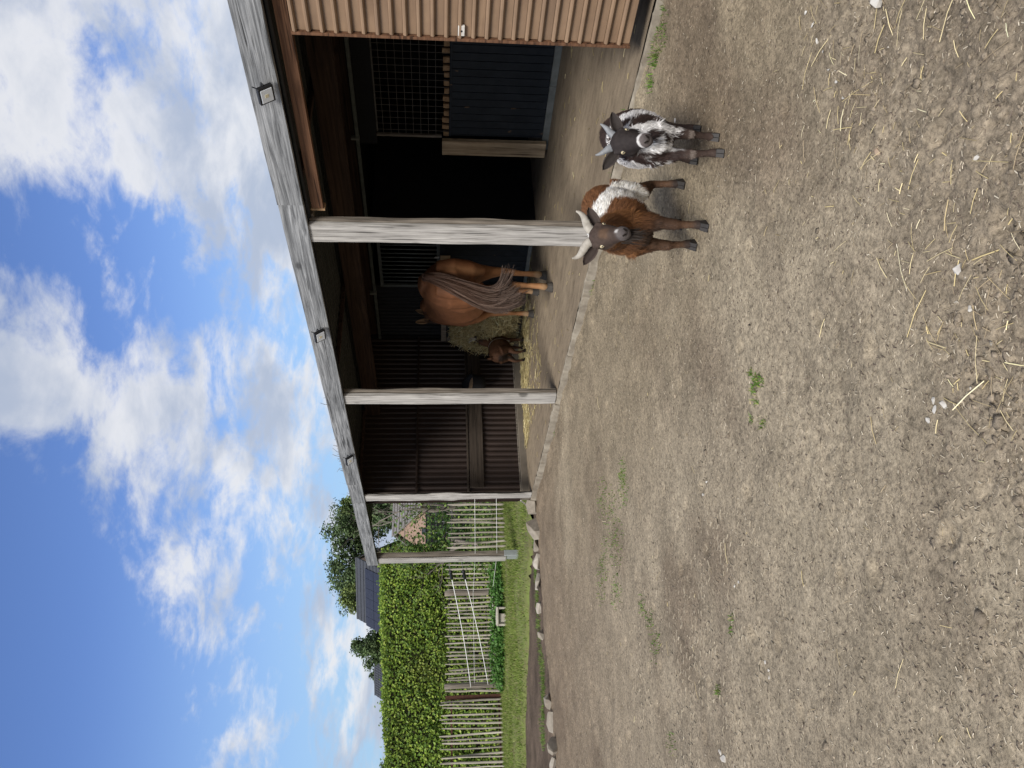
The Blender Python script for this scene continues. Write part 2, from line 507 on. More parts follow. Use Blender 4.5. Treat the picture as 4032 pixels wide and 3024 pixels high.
M['wood_raw_z'] = wood('raw_pine_post', 2, (0.62, 0.49, 0.33), (0.44, 0.33, 0.21), (0.20, 0.14, 0.09), 35, blotch=0.7)
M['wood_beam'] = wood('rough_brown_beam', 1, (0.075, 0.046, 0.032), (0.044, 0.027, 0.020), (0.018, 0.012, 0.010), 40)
M['wood_header'] = wood('stained_header', 1, (0.22, 0.115, 0.062), (0.135, 0.068, 0.038), (0.05, 0.026, 0.016), 50, bump=0.25, knots=False)
M['wood_kick'] = wood('dark_kick_board', 0, (0.085, 0.067, 0.052), (0.052, 0.040, 0.031), (0.022, 0.017, 0.013), 50)
M['wood_fence'] = wood('chestnut_pale', 2, (0.52, 0.475, 0.40), (0.36, 0.325, 0.27), (0.15, 0.13, 0.105), 45, knots=False)
M['wood_y_light'] = simple('raw_wood_ends', (0.36, 0.235, 0.13), (0.19, 0.115, 0.06), 18.0, 0.85, 0.4, 60)
def painted_sheet():
    t = NT('brown_painted_cladding'); v = t.coord(rand=True); vs = t.coord((1, 0.12, 1), rand=True)
    n = t.noise(v, 3.5, 6, 0.6); n2 = t.noise(vs, 24, 5, 0.65)
    c = t.ramp(n, [(0.3, (0.200, 0.129, 0.080)), (0.7, (0.272, 0.180, 0.112))])
    c = t.mix(1.0, c, t.ramp(n2, [(0.3, 0.84), (0.7, 1.10)]), 'MULTIPLY')
    grime = t.ramp(t.noise(v, 1.6, 5, 0.65), [(0.45, 0.0), (0.7, 1.0)])
    c = t.mix(t.math('MULTIPLY', grime, 0.45), c, (0.15, 0.105, 0.075))
    chips = t.ramp(t.noise(v, 46, 6, 0.75), [(0.695, 0.0), (0.72, 1.0)])
    area = t.ramp(t.noise(v, 2.3, 3, 0.6), [(0.5, 0.0), (0.62, 1.0)])
    c = t.mix(t.math('MULTIPLY', chips, area), c, (0.60, 0.56, 0.50))
    t.bsdf(c, 0.55, t.bump(n2, 0.12, 0.003), 0.0, 0.35)
    return t.m
M['clad'] = painted_sheet()
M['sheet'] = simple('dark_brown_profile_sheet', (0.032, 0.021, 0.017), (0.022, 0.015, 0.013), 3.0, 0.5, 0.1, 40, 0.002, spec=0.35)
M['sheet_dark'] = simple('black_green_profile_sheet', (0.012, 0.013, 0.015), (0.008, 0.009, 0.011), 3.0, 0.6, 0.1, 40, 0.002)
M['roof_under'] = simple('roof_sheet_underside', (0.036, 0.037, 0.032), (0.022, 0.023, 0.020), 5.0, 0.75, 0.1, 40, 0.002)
M['stall_dark'] = simple('unlit_stall_timber', (0.010, 0.010, 0.011), (0.006, 0.006, 0.007), 4.0, 0.85, 0.2, 40)  # shade of the stall interior put into the near-black colour
def blue_paint():
    t = NT('blue_black_painted_board'); v = t.coord(rand=True)
    n = t.noise(v, 6, 6, 0.65)
    c = t.ramp(n, [(0.3, (0.014, 0.0175, 0.022)), (0.7, (0.025, 0.0305, 0.037))])
    worn = t.ramp(t.noise(t.coord((1, 1, 0.45)), 9, 4, 0.55), [(0.685, 0.0), (0.71, 1.0)])
    c = t.mix(worn, c, (0.13, 0.085, 0.055))
    t.bsdf(c, 0.65, t.bump(n, 0.2, 0.003), 0.0, 0.2)
    return t.m
M['blue'] = blue_paint()
M['steel'] = simple('grey_green_steel_bar', (0.115, 0.130, 0.125), (0.07, 0.08, 0.078), 12.0, 0.5, 0.1, 60, 0.002, spec=0.4)
M['wire'] = simple('dull_mesh_wire', (0.14, 0.13, 0.115), (0.085, 0.078, 0.068), 20.0, 0.6, 0, 60)
M['black'] = simple('black_plastic', (0.012, 0.012, 0.013), (0.008, 0.008, 0.009), 12.0, 0.45, 0.1, 80, 0.002)
M['rubber'] = simple('black_rubber', (0.014, 0.015, 0.018), (0.009, 0.010, 0.012), 10.0, 0.6, 0.2, 70, 0.002)
M['rope'] = simple('white_fence_rope', (0.78, 0.78, 0.75), (0.62, 0.62, 0.60), 40.0, 0.8, 0.2, 200, 0.002)
M['rust'] = simple('rusty_steel', (0.105, 0.045, 0.028), (0.055, 0.025, 0.017), 14.0, 0.85, 0.4, 70)

# ================================================================== GROUND
EDGE_Y = 1.68                    # where the plastic ground grid stops and loose tilled soil begins
def yard_height(x, y):
    P = np.stack([x, y], -1)
    r = np.hypot(x, y)
    near = 1 - sstep(14, 30, r)
    h = 0.022 * fbm(P * 0.7, 3) + 0.010 * fbm(P * 3.1 + 5, 3) + 0.0040 * fbm(P * 17 + 9, 3)
    rough = 1 - sstep(-0.16, 0.10, y - EDGE_Y + 0.10 * fbm(P * 2.2 + 40, 3) + 0.05 * fbm(P * 9, 2))
    # trampled patches also show left of the edge, close to the camera
    patch = sstep(0.10, 0.45, fbm(P * 0.9 + 71, 3)) * (1 - sstep(2.4, 3.4, y)) * 0.6
    rough = np.maximum(rough, patch)
    cl = fbm(P * 5.5 + 3, 5, 0.6); cl2 = fbm(P * 21.0 + 13, 3, 0.6); cl3 = fbm(P * 47.0 + 23, 2, 0.6)
    h = h + rough * (0.030 * cl + 0.014 * np.abs(cl2) + 0.008 * cl3 - 0.014)
    # hoof prints: small oval dents with a pushed-up rim
    cell = 0.30; I = np.floor(P / cell); rnd = [ _h3(I[..., 0], I[..., 1], I[..., 0] * 0 + q) for q in (11, 12, 13, 14)]
    cx = (I[..., 0] + .3 + .4 * rnd[0]) * cell; cy = (I[..., 1] + .3 + .4 * rnd[1]) * cell; an = rnd[2] * 6.28
    dx, dy = x - cx, y - cy; u = dx * np.cos(an) + dy * np.sin(an); v = -dx * np.sin(an) + dy * np.cos(an)
    q = np.sqrt((u / .060) ** 2 + (v / .042) ** 2)
    dent = -0.013 * (1 - sstep(.35, 1.0, q)) + 0.005 * np.exp(-((q - 1.12) / .16) ** 2)
    h = h + dent * (rnd[3] > .52) * (.25 + .75 * np.maximum(rough, sstep(-.1, .25, fbm(P * .8 + 50, 2)))) * (x < 4.1)
    # hollows where the plastic grid lies bare
    low = sstep(0.18, 0.5, fbm(P * 1.1 + 20, 3)) * 0.010
    h = h - low * (1 - rough)
    # the yard climbs a little against the kerb, and towards the stable door
    kerb = sstep(0.55, 0.0, np.abs(x - 4.30)) * (x < 4.9) * (y < 10.4)
    h = h + kerb * (0.026 + 0.030 * fbm(P * 5 + 60, 3)) + 0.03 * sstep(5.5, 2.0, y) * sstep(3.0, 4.3, x)
    # soft soil falls off below the lawn and the stone edging
    h = np.where(y > 10.4, np.minimum(h, 0.02) * 0.5, h)
    return h * near - 0.03 * (1 - near)
def build_ground():
    fine = np.radians(np.arange(-14, 80.01, 0.15))
    rest = np.radians(np.arange(84, 346 - 3.9, 4.0))
    az = np.concatenate([fine, rest])
    rad = np.concatenate([[0.05, 0.4, 0.7, 0.95], np.geomspace(1.15, 14.0, 470), np.geomspace(14.6, 700, 34)])
    A, R_ = np.meshgrid(az, rad)
    X = np.sin(A) * R_; Y = np.cos(A) * R_
    Zh = yard_height(X, Y)
    V = np.stack([X, Y, Zh], -1).reshape(-1, 3)
    na, nr = len(az), len(rad)
    j = np.arange(na); jn = (j + 1) % na
    i = np.arange(nr - 1)[:, None] * na
    F = np.stack([i + j, i + na + j, i + na + jn, i + jn], -1).reshape(-1, 4)
    F = F[:, ::-1]
    P = V[:, :2]
    base = np.array([0.292, 0.242, 0.174])
    c = np.ones((len(V), 3)) * base
    # browner, damper ground towards the edging stones; paler dust near the camera
    far = sstep(4.0, 9.5, P[:, 1] - 0.15 * P[:, 0])[:, None]
    c = c * (1 - far) + np.array([0.205, 0.158, 0.110]) * far
    olive = (sstep(1.6, 3.0, P[:, 0]) * (1 - far[:, 0]))[:, None] * 0.8
    c = c * (1 - olive) + np.array([0.245, 0.198, 0.134]) * olive
    damp = np.maximum(sstep(0.12, 0.5, fbm(P * 0.8 + 20, 4)), .8 * sstep(.12, .42, fbm(P * 1.9 + 77, 4)) * (1 - sstep(1.7, 2.3, P[:, 1])))[:, None] * 0.60
    c = c * (1 - damp) + np.array([0.140, 0.104, 0.073]) * damp
    dust = sstep(0.10, 0.45, fbm(P * 0.55 + 91, 4))[:, None] * 0.40
    c = c * (1 - dust) + np.array([0.370, 0.312, 0.224]) * dust
    tr = sstep(0.25, 0.6, fbm(np.stack([P[:, 0] * 1.6, P[:, 1] * 5.0], 1) + 33, 3))[:, None] * 0.22
    c = c * (1 - tr) + np.array([0.16, 0.125, 0.092]) * tr
    loose = (1 - sstep(-0.2, 0.15, P[:, 1] - EDGE_Y + 0.12 * fbm(P * 2, 3)))[:, None] * 0.5
    c = c * (1 - loose) + np.array([0.262, 0.215, 0.157]) * loose
    # bed soil behind the edging, green land far away
    bed = ((P[:, 1] > 10.35) & (P[:, 1] < 18) & (P[:, 0] < 4.4))[:, None]
    c = np.where(bed, np.array([0.098, 0.072, 0.053]) * (1 + 0.55 * fbm(P * 3, 4))[:, None], c)
    grn = (sstep(17, 24, P[:, 1] + 0 * P[:, 0]))[:, None]
    c = c * (1 - grn) + np.array([0.07, 0.095, 0.03]) * grn
    back = (sstep(2.0, 9.0, -P[:, 1]))[:, None]
    c = c * (1 - back * 0.3)
    c = c * (1 + 0.10 * fbm(P * 6 + 2, 3))[:, None]
    me = np_mesh('yard_ground', V, F, smooth=True, colors=c)
    o = link('yard_ground', me, M['soil'])
    tag(o, 'dry trampled soil of the yard', kind='structure')
build_ground()

# ---- lawn, slightly raised behind the edging stones
def lawn_edge(x):
    xs = np.array([-30, -8, -3, 0.0, 1.3, 2.64, 3.6, 3.95, 4.25, 4.32, 30])
    ys = np.array([26, 19, 16.2, 14.7, 13.7, 12.55, 11.7, 10.95, 10.75, 10.50, 10.50])
    return np.interp(x, xs, ys)
def lawn_z(x, y):
    P = np.stack([x, y], -1)
    e = y - lawn_edge(x) + 0.40 * fbm(P * 1.6, 4)
    return -0.03 + 0.085 * sstep(-0.05, 0.30, e) + 0.012 * fbm(P * 3, 3) * sstep(0, 0.3, e) + 0.05 * sstep(12.5, 17, y)
def build_lawn():
    xs = np.arange(-9, 11.01, 0.09); ys = np.arange(10.5, 26.01, 0.09)
    X, Y = np.meshgrid(xs, ys)
    V = np.stack([X, Y, lawn_z(X, Y)], -1).reshape(-1, 3)
    nx, ny = len(xs), len(ys)
    i = np.arange(ny - 1)[:, None] * nx; j = np.arange(nx - 1)
    F = np.stack([i + j, i + j + 1, i + nx + j + 1, i + nx + j], -1).reshape(-1, 4)
    ok = (Y > lawn_edge(X) - 0.15)
    okf = ok.reshape(-1)[F].all(1)
    F = F[okf]
    used = np.unique(F); mp = np.full(len(V), -1); mp[used] = np.arange(len(used))
    o = link('lawn', np_mesh('lawn', V[used], mp[F], smooth=True), M['lawn'])
    tag(o, 'mown lawn behind the edging stones', kind='structure')
build_lawn()

# ---- stable floor: packed sand inside the kerb
ZF = 0.09
def floor_z(x, y):
    P = np.stack([x, y], -1)
    return ZF + 0.006 * fbm(P * 1.5, 3) + 0.004 * fbm(P * np.array([9, 4]), 3)
def build_floor():
    xs = np.linspace(4.402, 10.2, 170); ys = np.linspace(0.6, 10.46, 260)
    X, Y = np.meshgrid(xs, ys)
    V = np.stack([X, Y, floor_z(X, Y)], -1).reshape(-1, 3)
    nx, ny = len(xs), len(ys)
    i = np.arange(ny - 1)[:, None] * nx; j = np.arange(nx - 1)
    F = np.stack([i + j, i + j + 1, i + nx + j + 1, i + nx + j], -1).reshape(-1, 4)
    o = link('stable_floor', np_mesh('stable_floor', V, F, smooth=True), M['floor'])
    tag(o, 'packed sandy floor of the stable', kind='structure')
build_floor()

def rough_box(lo, hi, seg, amp, freq, seed=0.0, taper=None):
    """box subdivided along its longest side with uneven, worn edges"""
    lo = np.array(lo, float); hi = np.array(hi, float)
    ax = int(np.argmax(hi - lo)); o1, o2 = [k for k in range(3) if k != ax]
    prof = [(0, 0), (.5, 0), (1, 0), (1, .5), (1, 1), (.5, 1), (0, 1), (0, .5)]
    V, F = [], []
    for k in range(seg + 1):
        t = k / seg
        for q, (a, b) in enumerate(prof):
            p = np.zeros(3)
            p[ax] = lo[ax] + (hi[ax] - lo[ax]) * t
            p[o1] = lo[o1] + (hi[o1] - lo[o1]) * a
            p[o2] = lo[o2] + (hi[o2] - lo[o2]) * b
            corner = 1.0 if q % 2 == 0 else 0.35
            w = np.array([t * (hi[ax] - lo[ax]) * freq, q * 1.7, seed])
            d = fbm(w[None], 3)[0]
            ctr = (lo + hi) / 2
            for ok in (o1, o2):
                sgn = np.sign(p[ok] - ctr[ok])
                p[ok] += sgn * amp * corner * (d - 0.55)
            V.append(p)
    n = 8
    for k in range(seg):
        for j in range(n): F.append((k * n + j, k * n + (j + 1) % n, (k + 1) * n + (j + 1) % n, (k + 1) * n + j))
    F.append(list(range(n))); F.append([seg * n + j for j in range(n)])
    return MB().add(V, F)

# ---- kerb of concrete blocks along the stable front
kerb = thing('kerb', 'worn concrete kerb along the open stable front', 'kerb', (4.40, 6.0, 0.0))
for k in range(10):
    y0 = 0.62 + k * 0.98; y1 = min(y0 + 0.972, 10.44)
    rough_box((4.345, y0, -0.05), (4.405, y1, 0.098 + 0.004 * math.sin(k * 2.1)), 34, 0.020, 11.0, k * 3.3).build('kerb_block', M['concrete'], kerb)

# ================================================================== THE STABLE
st = thing('stable', 'long open-fronted stable of weathered boards with dark metal inside', 'stable', (5.8, 6.0, 0.0))
# front fascia: butted boards along the roof edge
for k, (a, b, z0, z1, th) in enumerate([(0.9, 4.395, 2.437, 2.634, .045), (4.40, 9.558, 2.436, 2.632, .040), (9.562, 10.172, 2.434, 2.622, .036), (10.176, 12.85, 2.432, 2.618, .040)]):
    rough_box((4.372 - th, a, z0), (4.372, b, z1), int((b - a) * 14), 0.004, 3.0, k * 5.1).build('fascia_board', M['wood_y'], st)
# posts: a bleached front plank with a second plank behind
def post(yc, w, z0, z1, x0=4.352, th=0.042, seed=0.0, amp=0.006, back=(0.0, 0.16, 0.05), bz0=None):
    rough_box((x0, yc - w / 2, z0), (x0 + th, yc + w / 2, z1), 60, amp, 2.5, seed).build('post', M['wood_z'], st)
    dy, bw, bt = back
    rough_box((x0 + th + .003, yc + dy - bw / 2, bz0 if bz0 is not None else z0), (x0 + th + .003 + bt, yc + dy + bw / 2, z1 + 0.03), 60, amp * 1.6, 2.0, seed + 9).build('post', M['wood_z2'], st)
post(4.73, 0.20, 0.10, 2.436, seed=1.0, back=(-0.012, 0.19, 0.055))
post(7.375, 0.18, 0.10, 2.434, seed=2.0, th=0.045, back=(-0.01, 0.17, 0.055))
post(10.075, 0.19, 0.10, 2.432, seed=3.0, amp=0.022, back=(0.0, 0.13, 0.03))
post(12.73, 0.215, 0.27, 2.432, seed=4.0, th=0.035, back=(-0.035, 0.19, 0.085), bz0=0.25)
b = MB(); b.box((4.375, 12.595, 0.02), (4.472, 12.80, 0.30), 0.004); b.build('post_shoe', M['zinc'], st)
# slanting offcut at the foot of the corner post
MB().tube([(4.345, 10.19, 0.24), (4.335, 10.42, 0.09)], 0.014, 4).build('brace', M['wood_z'], st)
# roof: profiled sheets, ribs along the building
def corrug(axis, a, b, pitch, depth, ridge, base, thick=0.003):
    """closed trapezoid profile from a to b: list of (across, height)"""
    top = []
    x = a
    while x < b - 1e-6:
        for (dx, h) in ((0.0, 0), (pitch - ridge - 2 * depth * .5, 0), (pitch - ridge - depth * .25, depth), (pitch - depth * .5, depth)):
            xx = x + dx
            if xx <= b: top.append((xx, base + h))
        x += pitch
    top.append((b, base))
    return top + [(p, q + thick) for (p, q) in top[::-1]]
x = 4.38
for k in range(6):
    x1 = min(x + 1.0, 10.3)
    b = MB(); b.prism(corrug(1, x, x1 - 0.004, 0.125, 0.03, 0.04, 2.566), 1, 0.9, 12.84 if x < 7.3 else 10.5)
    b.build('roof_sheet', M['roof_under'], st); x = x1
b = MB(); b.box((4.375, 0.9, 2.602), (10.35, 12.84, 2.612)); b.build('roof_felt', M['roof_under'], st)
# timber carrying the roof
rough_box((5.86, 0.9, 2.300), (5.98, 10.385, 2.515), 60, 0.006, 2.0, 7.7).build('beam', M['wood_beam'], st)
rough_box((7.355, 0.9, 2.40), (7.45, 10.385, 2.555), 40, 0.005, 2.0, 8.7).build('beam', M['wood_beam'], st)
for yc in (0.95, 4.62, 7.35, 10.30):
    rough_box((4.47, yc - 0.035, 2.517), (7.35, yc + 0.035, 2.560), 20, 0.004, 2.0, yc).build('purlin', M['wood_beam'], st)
b = MB(); b.box((4.432, 4.60, 2.40), (4.50, 4.72, 2.515), 0.006); b.build('packing_block', M['wood_z2'], st)
b = MB(); b.tube([(4.412, 0.9, 2.432), (4.412, 4.60, 2.432)], 0.021, 10); b.build('gutter_pipe', M['black'], st, smooth=True)
rough_box((4.435, 0.9, 2.312), (4.495, 4.53, 2.402), 40, 0.004, 1.5, 6.1).build('door_header', M['wood_header'], st)
b = MB(); b.box((4.432, 4.532, 2.300), (4.500, 4.552, 2.410)); b.build('header_stop', M['wood_y_light'], st)
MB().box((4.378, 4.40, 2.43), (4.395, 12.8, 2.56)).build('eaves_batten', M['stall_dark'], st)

# sliding front door, ribbed cladding one rib at a time
door = MB().box((4.388, 0.9, 0.19), (4.42, 2.945, 2.298)).build('sliding_door', M['clad'], st)
nb = 25; dz = (2.296 - 0.195) / nb
for k in range(nb):
    z0 = 0.195 + k * dz
    prof = [(4.3875, z0 + .001), (4.374, z0 + .001), (4.374, z0 + dz * .62), (4.358, z0 + dz * .66), (4.350, z0 + dz * .76), (4.351, z0 + dz * .88), (4.360, z0 + dz * .985), (4.3875, z0 + dz * .985)]
    MB().prism(prof, 1, 0.905, 2.945 - 0.002 * (k % 3)).build('cladding_board', M['clad'], door)
MB().box((4.352, 2.949, 0.19), (4.42, 2.968, 2.30), 0.002).build('edge_strip', M['wood_header'], door)
MB().box((4.352, 2.86, 1.243), (4.3725, 2.93, 1.285), 0.003).build('lock_plate', simple('chipped_white_plate', (0.62, 0.60, 0.55), (0.45, 0.42, 0.38), 30, 0.6), door)
MB().tube([(4.349, 2.895, 1.264), (4.360, 2.895, 1.264)], 0.006, 10).build('keyhole', M['black'], door)
MB().box((4.362, 0.9, 0.097), (4.43, 2.62, 0.186), 0.004).build('door_sill', M['galv'], st)

# inner wall of stalls at X = 7.35 --------------------------------------------
XI = 7.35
front = MB().box((XI + .012, 2.0, 1.262), (XI + .05, 6.24, 1.286), 0.002).build('stall_front', M['blue'], st)
y = 2.95; k = 0
while y < 6.235:
    w = 0.096 + 0.006 * ((k * 7) % 3) / 2
    y1 = min(y + w, 6.238)
    MB().box((XI - 0.018, y + .0025, 0.172), (XI + 0.010, y1 - .0025, 1.260), 0.004).build('board', M['blue'], front)
    y = y1; k += 1
MB().box((XI - 0.032, 2.95, 1.258), (XI - 0.0185, 6.238, 1.284), 0.003).build('top_rail', M['blue'], front)
MB().box((XI - 0.030, 2.95, 0.092), (XI + 0.015, 5.50, 0.170), 0.003).build('base_plate', M['galv'], front)
MB().box((XI - 0.031, 5.503, 0.092), (XI + 0.015, 6.40, 0.170), 0.003).build('base_plate', M['galv'], front)
y = 4.70; k = 0
r2 = np.random.default_rng(5)
while y < 6.2:
    w = 0.050 + 0.022 * r2.random()
    rough_box((XI - 0.010 + .012 * r2.random(), y, 1.288), (XI + 0.03, y + w, 1.345 + 0.028 * r2.random()), 2, 0.004, 30, y).build('board_end', M['wood_y_light'], front)
    y += 0.100
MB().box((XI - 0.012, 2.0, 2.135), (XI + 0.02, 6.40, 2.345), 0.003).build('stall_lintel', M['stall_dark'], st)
MB().box((XI - 0.115, 6.243, 0.125), (XI - 0.055, 6.452, 1.368), 0.004).build('stall_post', M['wood_raw_z'], st)
MB().box((XI - 0.020, 6.243, 1.37), (XI + 0.012, 6.275, 2.135), 0.002).build('stall_stile', M['wood_z2'], st)
# welded mesh above the boards, each wire
mesh_panel = MB().box((XI + .02, 2.95, 2.118), (XI + .035, 6.24, 2.133)).build('mesh_panel', M['wire'], st)
yy = 4.72
while yy < 6.24:
    MB().tube([(XI + 0.004, yy, 1.30), (XI + 0.004, yy, 2.134)], 0.0032, 5).build('wire', M['wire'], mesh_panel); yy += 0.0865
zz = 1.44
while zz < 2.13:
    MB().tube([(XI - 0.001, 4.60, zz), (XI - 0.001, 6.243, zz)], 0.0032, 5).build('wire', M['wire'], mesh_panel); zz += 0.0875
# sliding rail of the stall doors
MB().box((XI - 0.085, 2.0, 2.338), (XI - 0.045, 10.36, 2.378), 0.004).build('door_track', M['steel'], st)
for yy in (6.25, 7.86, 9.15):
    MB().box((XI - 0.105, yy, 2.332), (XI - 0.042, yy + 0.028, 2.432), 0.004).build('track_bracket', M['galv'], st)
# barred stall door
bd = MB().box((XI - 0.030, 7.80, 1.392), (XI + 0.005, 9.03, 1.438), 0.003).build('barred_door', M['steel'], st)
MB().box((XI - 0.030, 7.80, 2.222), (XI + 0.005, 9.03, 2.266), 0.003).build('door_rail', M['steel'], bd)
MB().box((XI - 0.032, 9.032, 0.10), (XI + 0.007, 9.074, 2.268), 0.003).build('door_stile', M['steel'], bd)
yy = 7.83
while yy < 9.0:
    MB().tube([(XI - 0.012, yy, 1.436), (XI - 0.012, yy, 2.224)], 0.0105, 8).build('bar', M['steel'], bd, smooth=True); yy += 0.0862
yy = 7.80
while yy < 9.02:
    y1 = min(yy + 0.112, 9.029)
    MB().box((XI - 0.022, yy + .0015, 0.15), (XI + 0.0, y1 - .0015, 1.390), 0.003).build('board', M['blue'], bd); yy += 0.112
MB().box((XI - 0.045, 7.80, 0.094), (XI + 0.01, 9.028, 0.148), 0.003).build('base_plate', M['galv'], bd)
# a scrap of board tied to the bars with cord
MB().tube([(XI - 0.05, 8.372, 1.40), (XI - 0.055, 8.365, 1.455), (XI - 0.04, 8.40, 1.47), (XI - 0.05, 8.39, 1.41)], 0.005, 5).build('tie_cord', M['rope'], bd)
rough_box((XI - 0.075, 8.325, 1.245), (XI - 0.045, 8.425, 1.385), 8, 0.012, 14, 4.4).build('tied_board', M['wood_raw_z'], bd)
# dark profiled wall between the barred door and the corner, and everything behind
prof = corrug(1, 9.08, 10.39, 0.09, 0.018, 0.03, 0.0)
V = [(XI + 0.01 - q, p) for (p, q) in prof]
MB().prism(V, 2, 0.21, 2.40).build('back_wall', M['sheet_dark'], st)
MB().box((XI - 0.03, 9.09, 0.092), (XI + 0.03, 10.36, 0.205), 0.006).build('wall_plinth', M['plinth'], st)
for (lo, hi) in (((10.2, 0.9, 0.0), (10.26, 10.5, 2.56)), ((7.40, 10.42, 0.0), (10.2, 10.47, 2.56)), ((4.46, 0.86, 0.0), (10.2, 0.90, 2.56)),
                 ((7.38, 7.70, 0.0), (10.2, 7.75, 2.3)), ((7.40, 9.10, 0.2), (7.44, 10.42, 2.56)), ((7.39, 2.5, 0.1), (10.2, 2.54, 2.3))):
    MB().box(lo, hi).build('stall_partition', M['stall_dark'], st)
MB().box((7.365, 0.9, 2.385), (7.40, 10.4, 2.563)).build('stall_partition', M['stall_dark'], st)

MB().box((7.325, 10.352, 0.2), (7.46, 10.47, 2.562)).build('corner_leak_stop', M['stall_dark'], st)  # dark upright added to close a light leak in the wall corner
# end wall of brown profiled sheets --------------------------------------------
YE = 10.40
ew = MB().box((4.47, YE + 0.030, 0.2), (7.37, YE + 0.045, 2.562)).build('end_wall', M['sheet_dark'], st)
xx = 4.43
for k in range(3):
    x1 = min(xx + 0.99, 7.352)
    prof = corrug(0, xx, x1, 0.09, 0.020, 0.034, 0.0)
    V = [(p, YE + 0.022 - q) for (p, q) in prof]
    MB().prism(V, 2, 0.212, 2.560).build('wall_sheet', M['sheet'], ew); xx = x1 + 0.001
MB().box((4.45, YE - 0.035, 1.720), (7.34, YE - 0.003, 1.748), 0.003).build('wall_rail', M['sheet'], ew)
MB().box((4.45, YE - 0.030, 0.962), (7.34, YE - 0.003, 0.992), 0.003).build('wall_rail', M['wood_kick'], ew)
rough_box((4.64, YE - 0.040, 0.744), (7.26, YE - 0.004, 0.950), 40, 0.004, 2.0, 2.2).build('kick_board', M['wood_kick'], ew)
MB().box((4.43, YE - 0.012, 0.197), (7.34, YE - 0.002, 0.216), 0.002).build('bottom_trim', M['wood_z2'], ew)
MB().box((4.46, YE - 0.055, 0.06), (6.05, YE + 0.05, 0.195), 0.008).build('wall_plinth', M['plinth'], ew)
MB().box((6.053, YE - 0.052, 0.06), (7.33, YE + 0.05, 0.193), 0.008).build('wall_plinth', M['plinth'], ew)
MB().box((4.48, YE - 0.030, 0.44), (4.53, YE - 0.004, 0.475), 0.004).build('socket_box', simple('grey_plastic', (0.35, 0.35, 0.33)), ew)

# ---- floodlights on the fascia
glass_m = NT('floodlight_glass'); glass_m.bsdf((0.62, 0.65, 0.68), 0.15, None, 0.0, 0.6); M['lampglass'] = glass_m.m  # pale base colour stands in for the sky mirrored in the glass
M['led'] = simple('yellow_led', (0.66, 0.60, 0.42), (0.60, 0.54, 0.36), 20, 0.5, 0)
def floodlight(pos, s, tilt, turn, label):
    t = thing('floodlight', label, 'floodlight', pos, 'floodlights along the fascia')
    t.rotation_euler = (0, tilt, turn)
    # built facing local -X, hanging below its bracket
    MB().box((-.020, -s * .62, -s * .55), (.012, s * .62, s * .55), .004).build('housing', M['black'], t, local=True)
    MB().box((-.0245, -s * .48, -s * .41), (-.0195, s * .48, s * .41), .001).build('lens', M['lampglass'], t, local=True)
    MB().box((-.0262, -s * .12, -s * .08), (-.0246, s * .12, s * .16)).build('led', M['led'], t, local=True)
    MB().tube([(0.0, -s * .66, 0), (.03, -s * .66, .0), (.045, -s * .1, .0)], .005, 5).tube([(0.0, s * .66, 0), (.03, s * .66, 0), (.045, s * .1, 0)], .005, 5).build('bracket', M['black'], t, local=True)
    MB().tube([(.012, 0, -.01), (.03, -.03, .03), (.045, -.05, .06)], .004, 5).build('cable', M['black'], t, local=True)
floodlight((4.262, 3.335, 2.515), .098, math.radians(-38), 0, 'black floodlight on the fascia nearest the brown ribbed door')
floodlight((4.262, 6.02, 2.52), .098, math.radians(-38), math.radians(10), 'black floodlight on the fascia between the two middle posts')
floodlight((4.262, 8.66, 2.50), .098, math.radians(-40), math.radians(16), 'black floodlight on the fascia nearest the hedge')

# ---- feed trough on the kick board, hay rack, block
tr = thing('feed_trough', 'black rubber feed trough with leftover feed hooked on the dark kick board', 'trough', (6.31, YE - 0.19, 0.72))
def trough():
    n = 14; rings = [(0.72, .10, .065), (0.73, .125, .085), (0.84, .155, .115), (0.945, .170, .130), (0.955, .174, .134), (0.95, .160, .120), (0.80, .125, .090), (0.765, .05, .04)]
    V, F = [], []
    for (z, a, b_) in rings:
        for j in range(n):
            t = 2 * PI * j / n
            V.append((6.31 + a * np.sign(math.cos(t)) * abs(math.cos(t)) ** .7, YE - 0.185 + b_ * np.sign(math.sin(t)) * abs(math.sin(t)) ** .7 , z + (0.02 if math.sin(t) > .5 and z > .9 else 0)))
    for k in range(len(rings) - 1):
        for j in range(n): F.append((k * n + j, k * n + (j + 1) % n, (k + 1) * n + (j + 1) % n, (k + 1) * n + j))
    F.append(list(range(n))); F.append([(len(rings) - 1) * n + j for j in range(n)])
    return MB().add(V, F)
tb = trough()
for v in tb.V[0]:        # tipped forward so that the feed shows
    v[2] += (v[1] - (YE - 0.185)) * 0.55
tb.build('tub', M['rubber'], tr, smooth=True)
fb = MB(); P = []
for j in range(12):
    a = 2 * PI * j / 12; P.append((6.31 + .135 * math.cos(a), YE - 0.185 + .100 * math.sin(a), 0.885 + .100 * math.sin(a) * .55))
fb.add(P + [(6.31, YE - 0.185, 0.905)], [(j, (j + 1) % 12, 12) for j in range(12)]); fb.build('feed', simple('oat_feed', (0.42, 0.30, 0.19), (0.20, 0.13, 0.08), 35, 0.9, .6, 80), tr)
MB().box((6.22, YE - 0.062, 0.90), (6.25, YE - 0.040, 1.0), .003).box((6.37, YE - 0.062, 0.90), (6.40, YE - 0.040, 1.0), .003).build('hook', M['black'], tr)

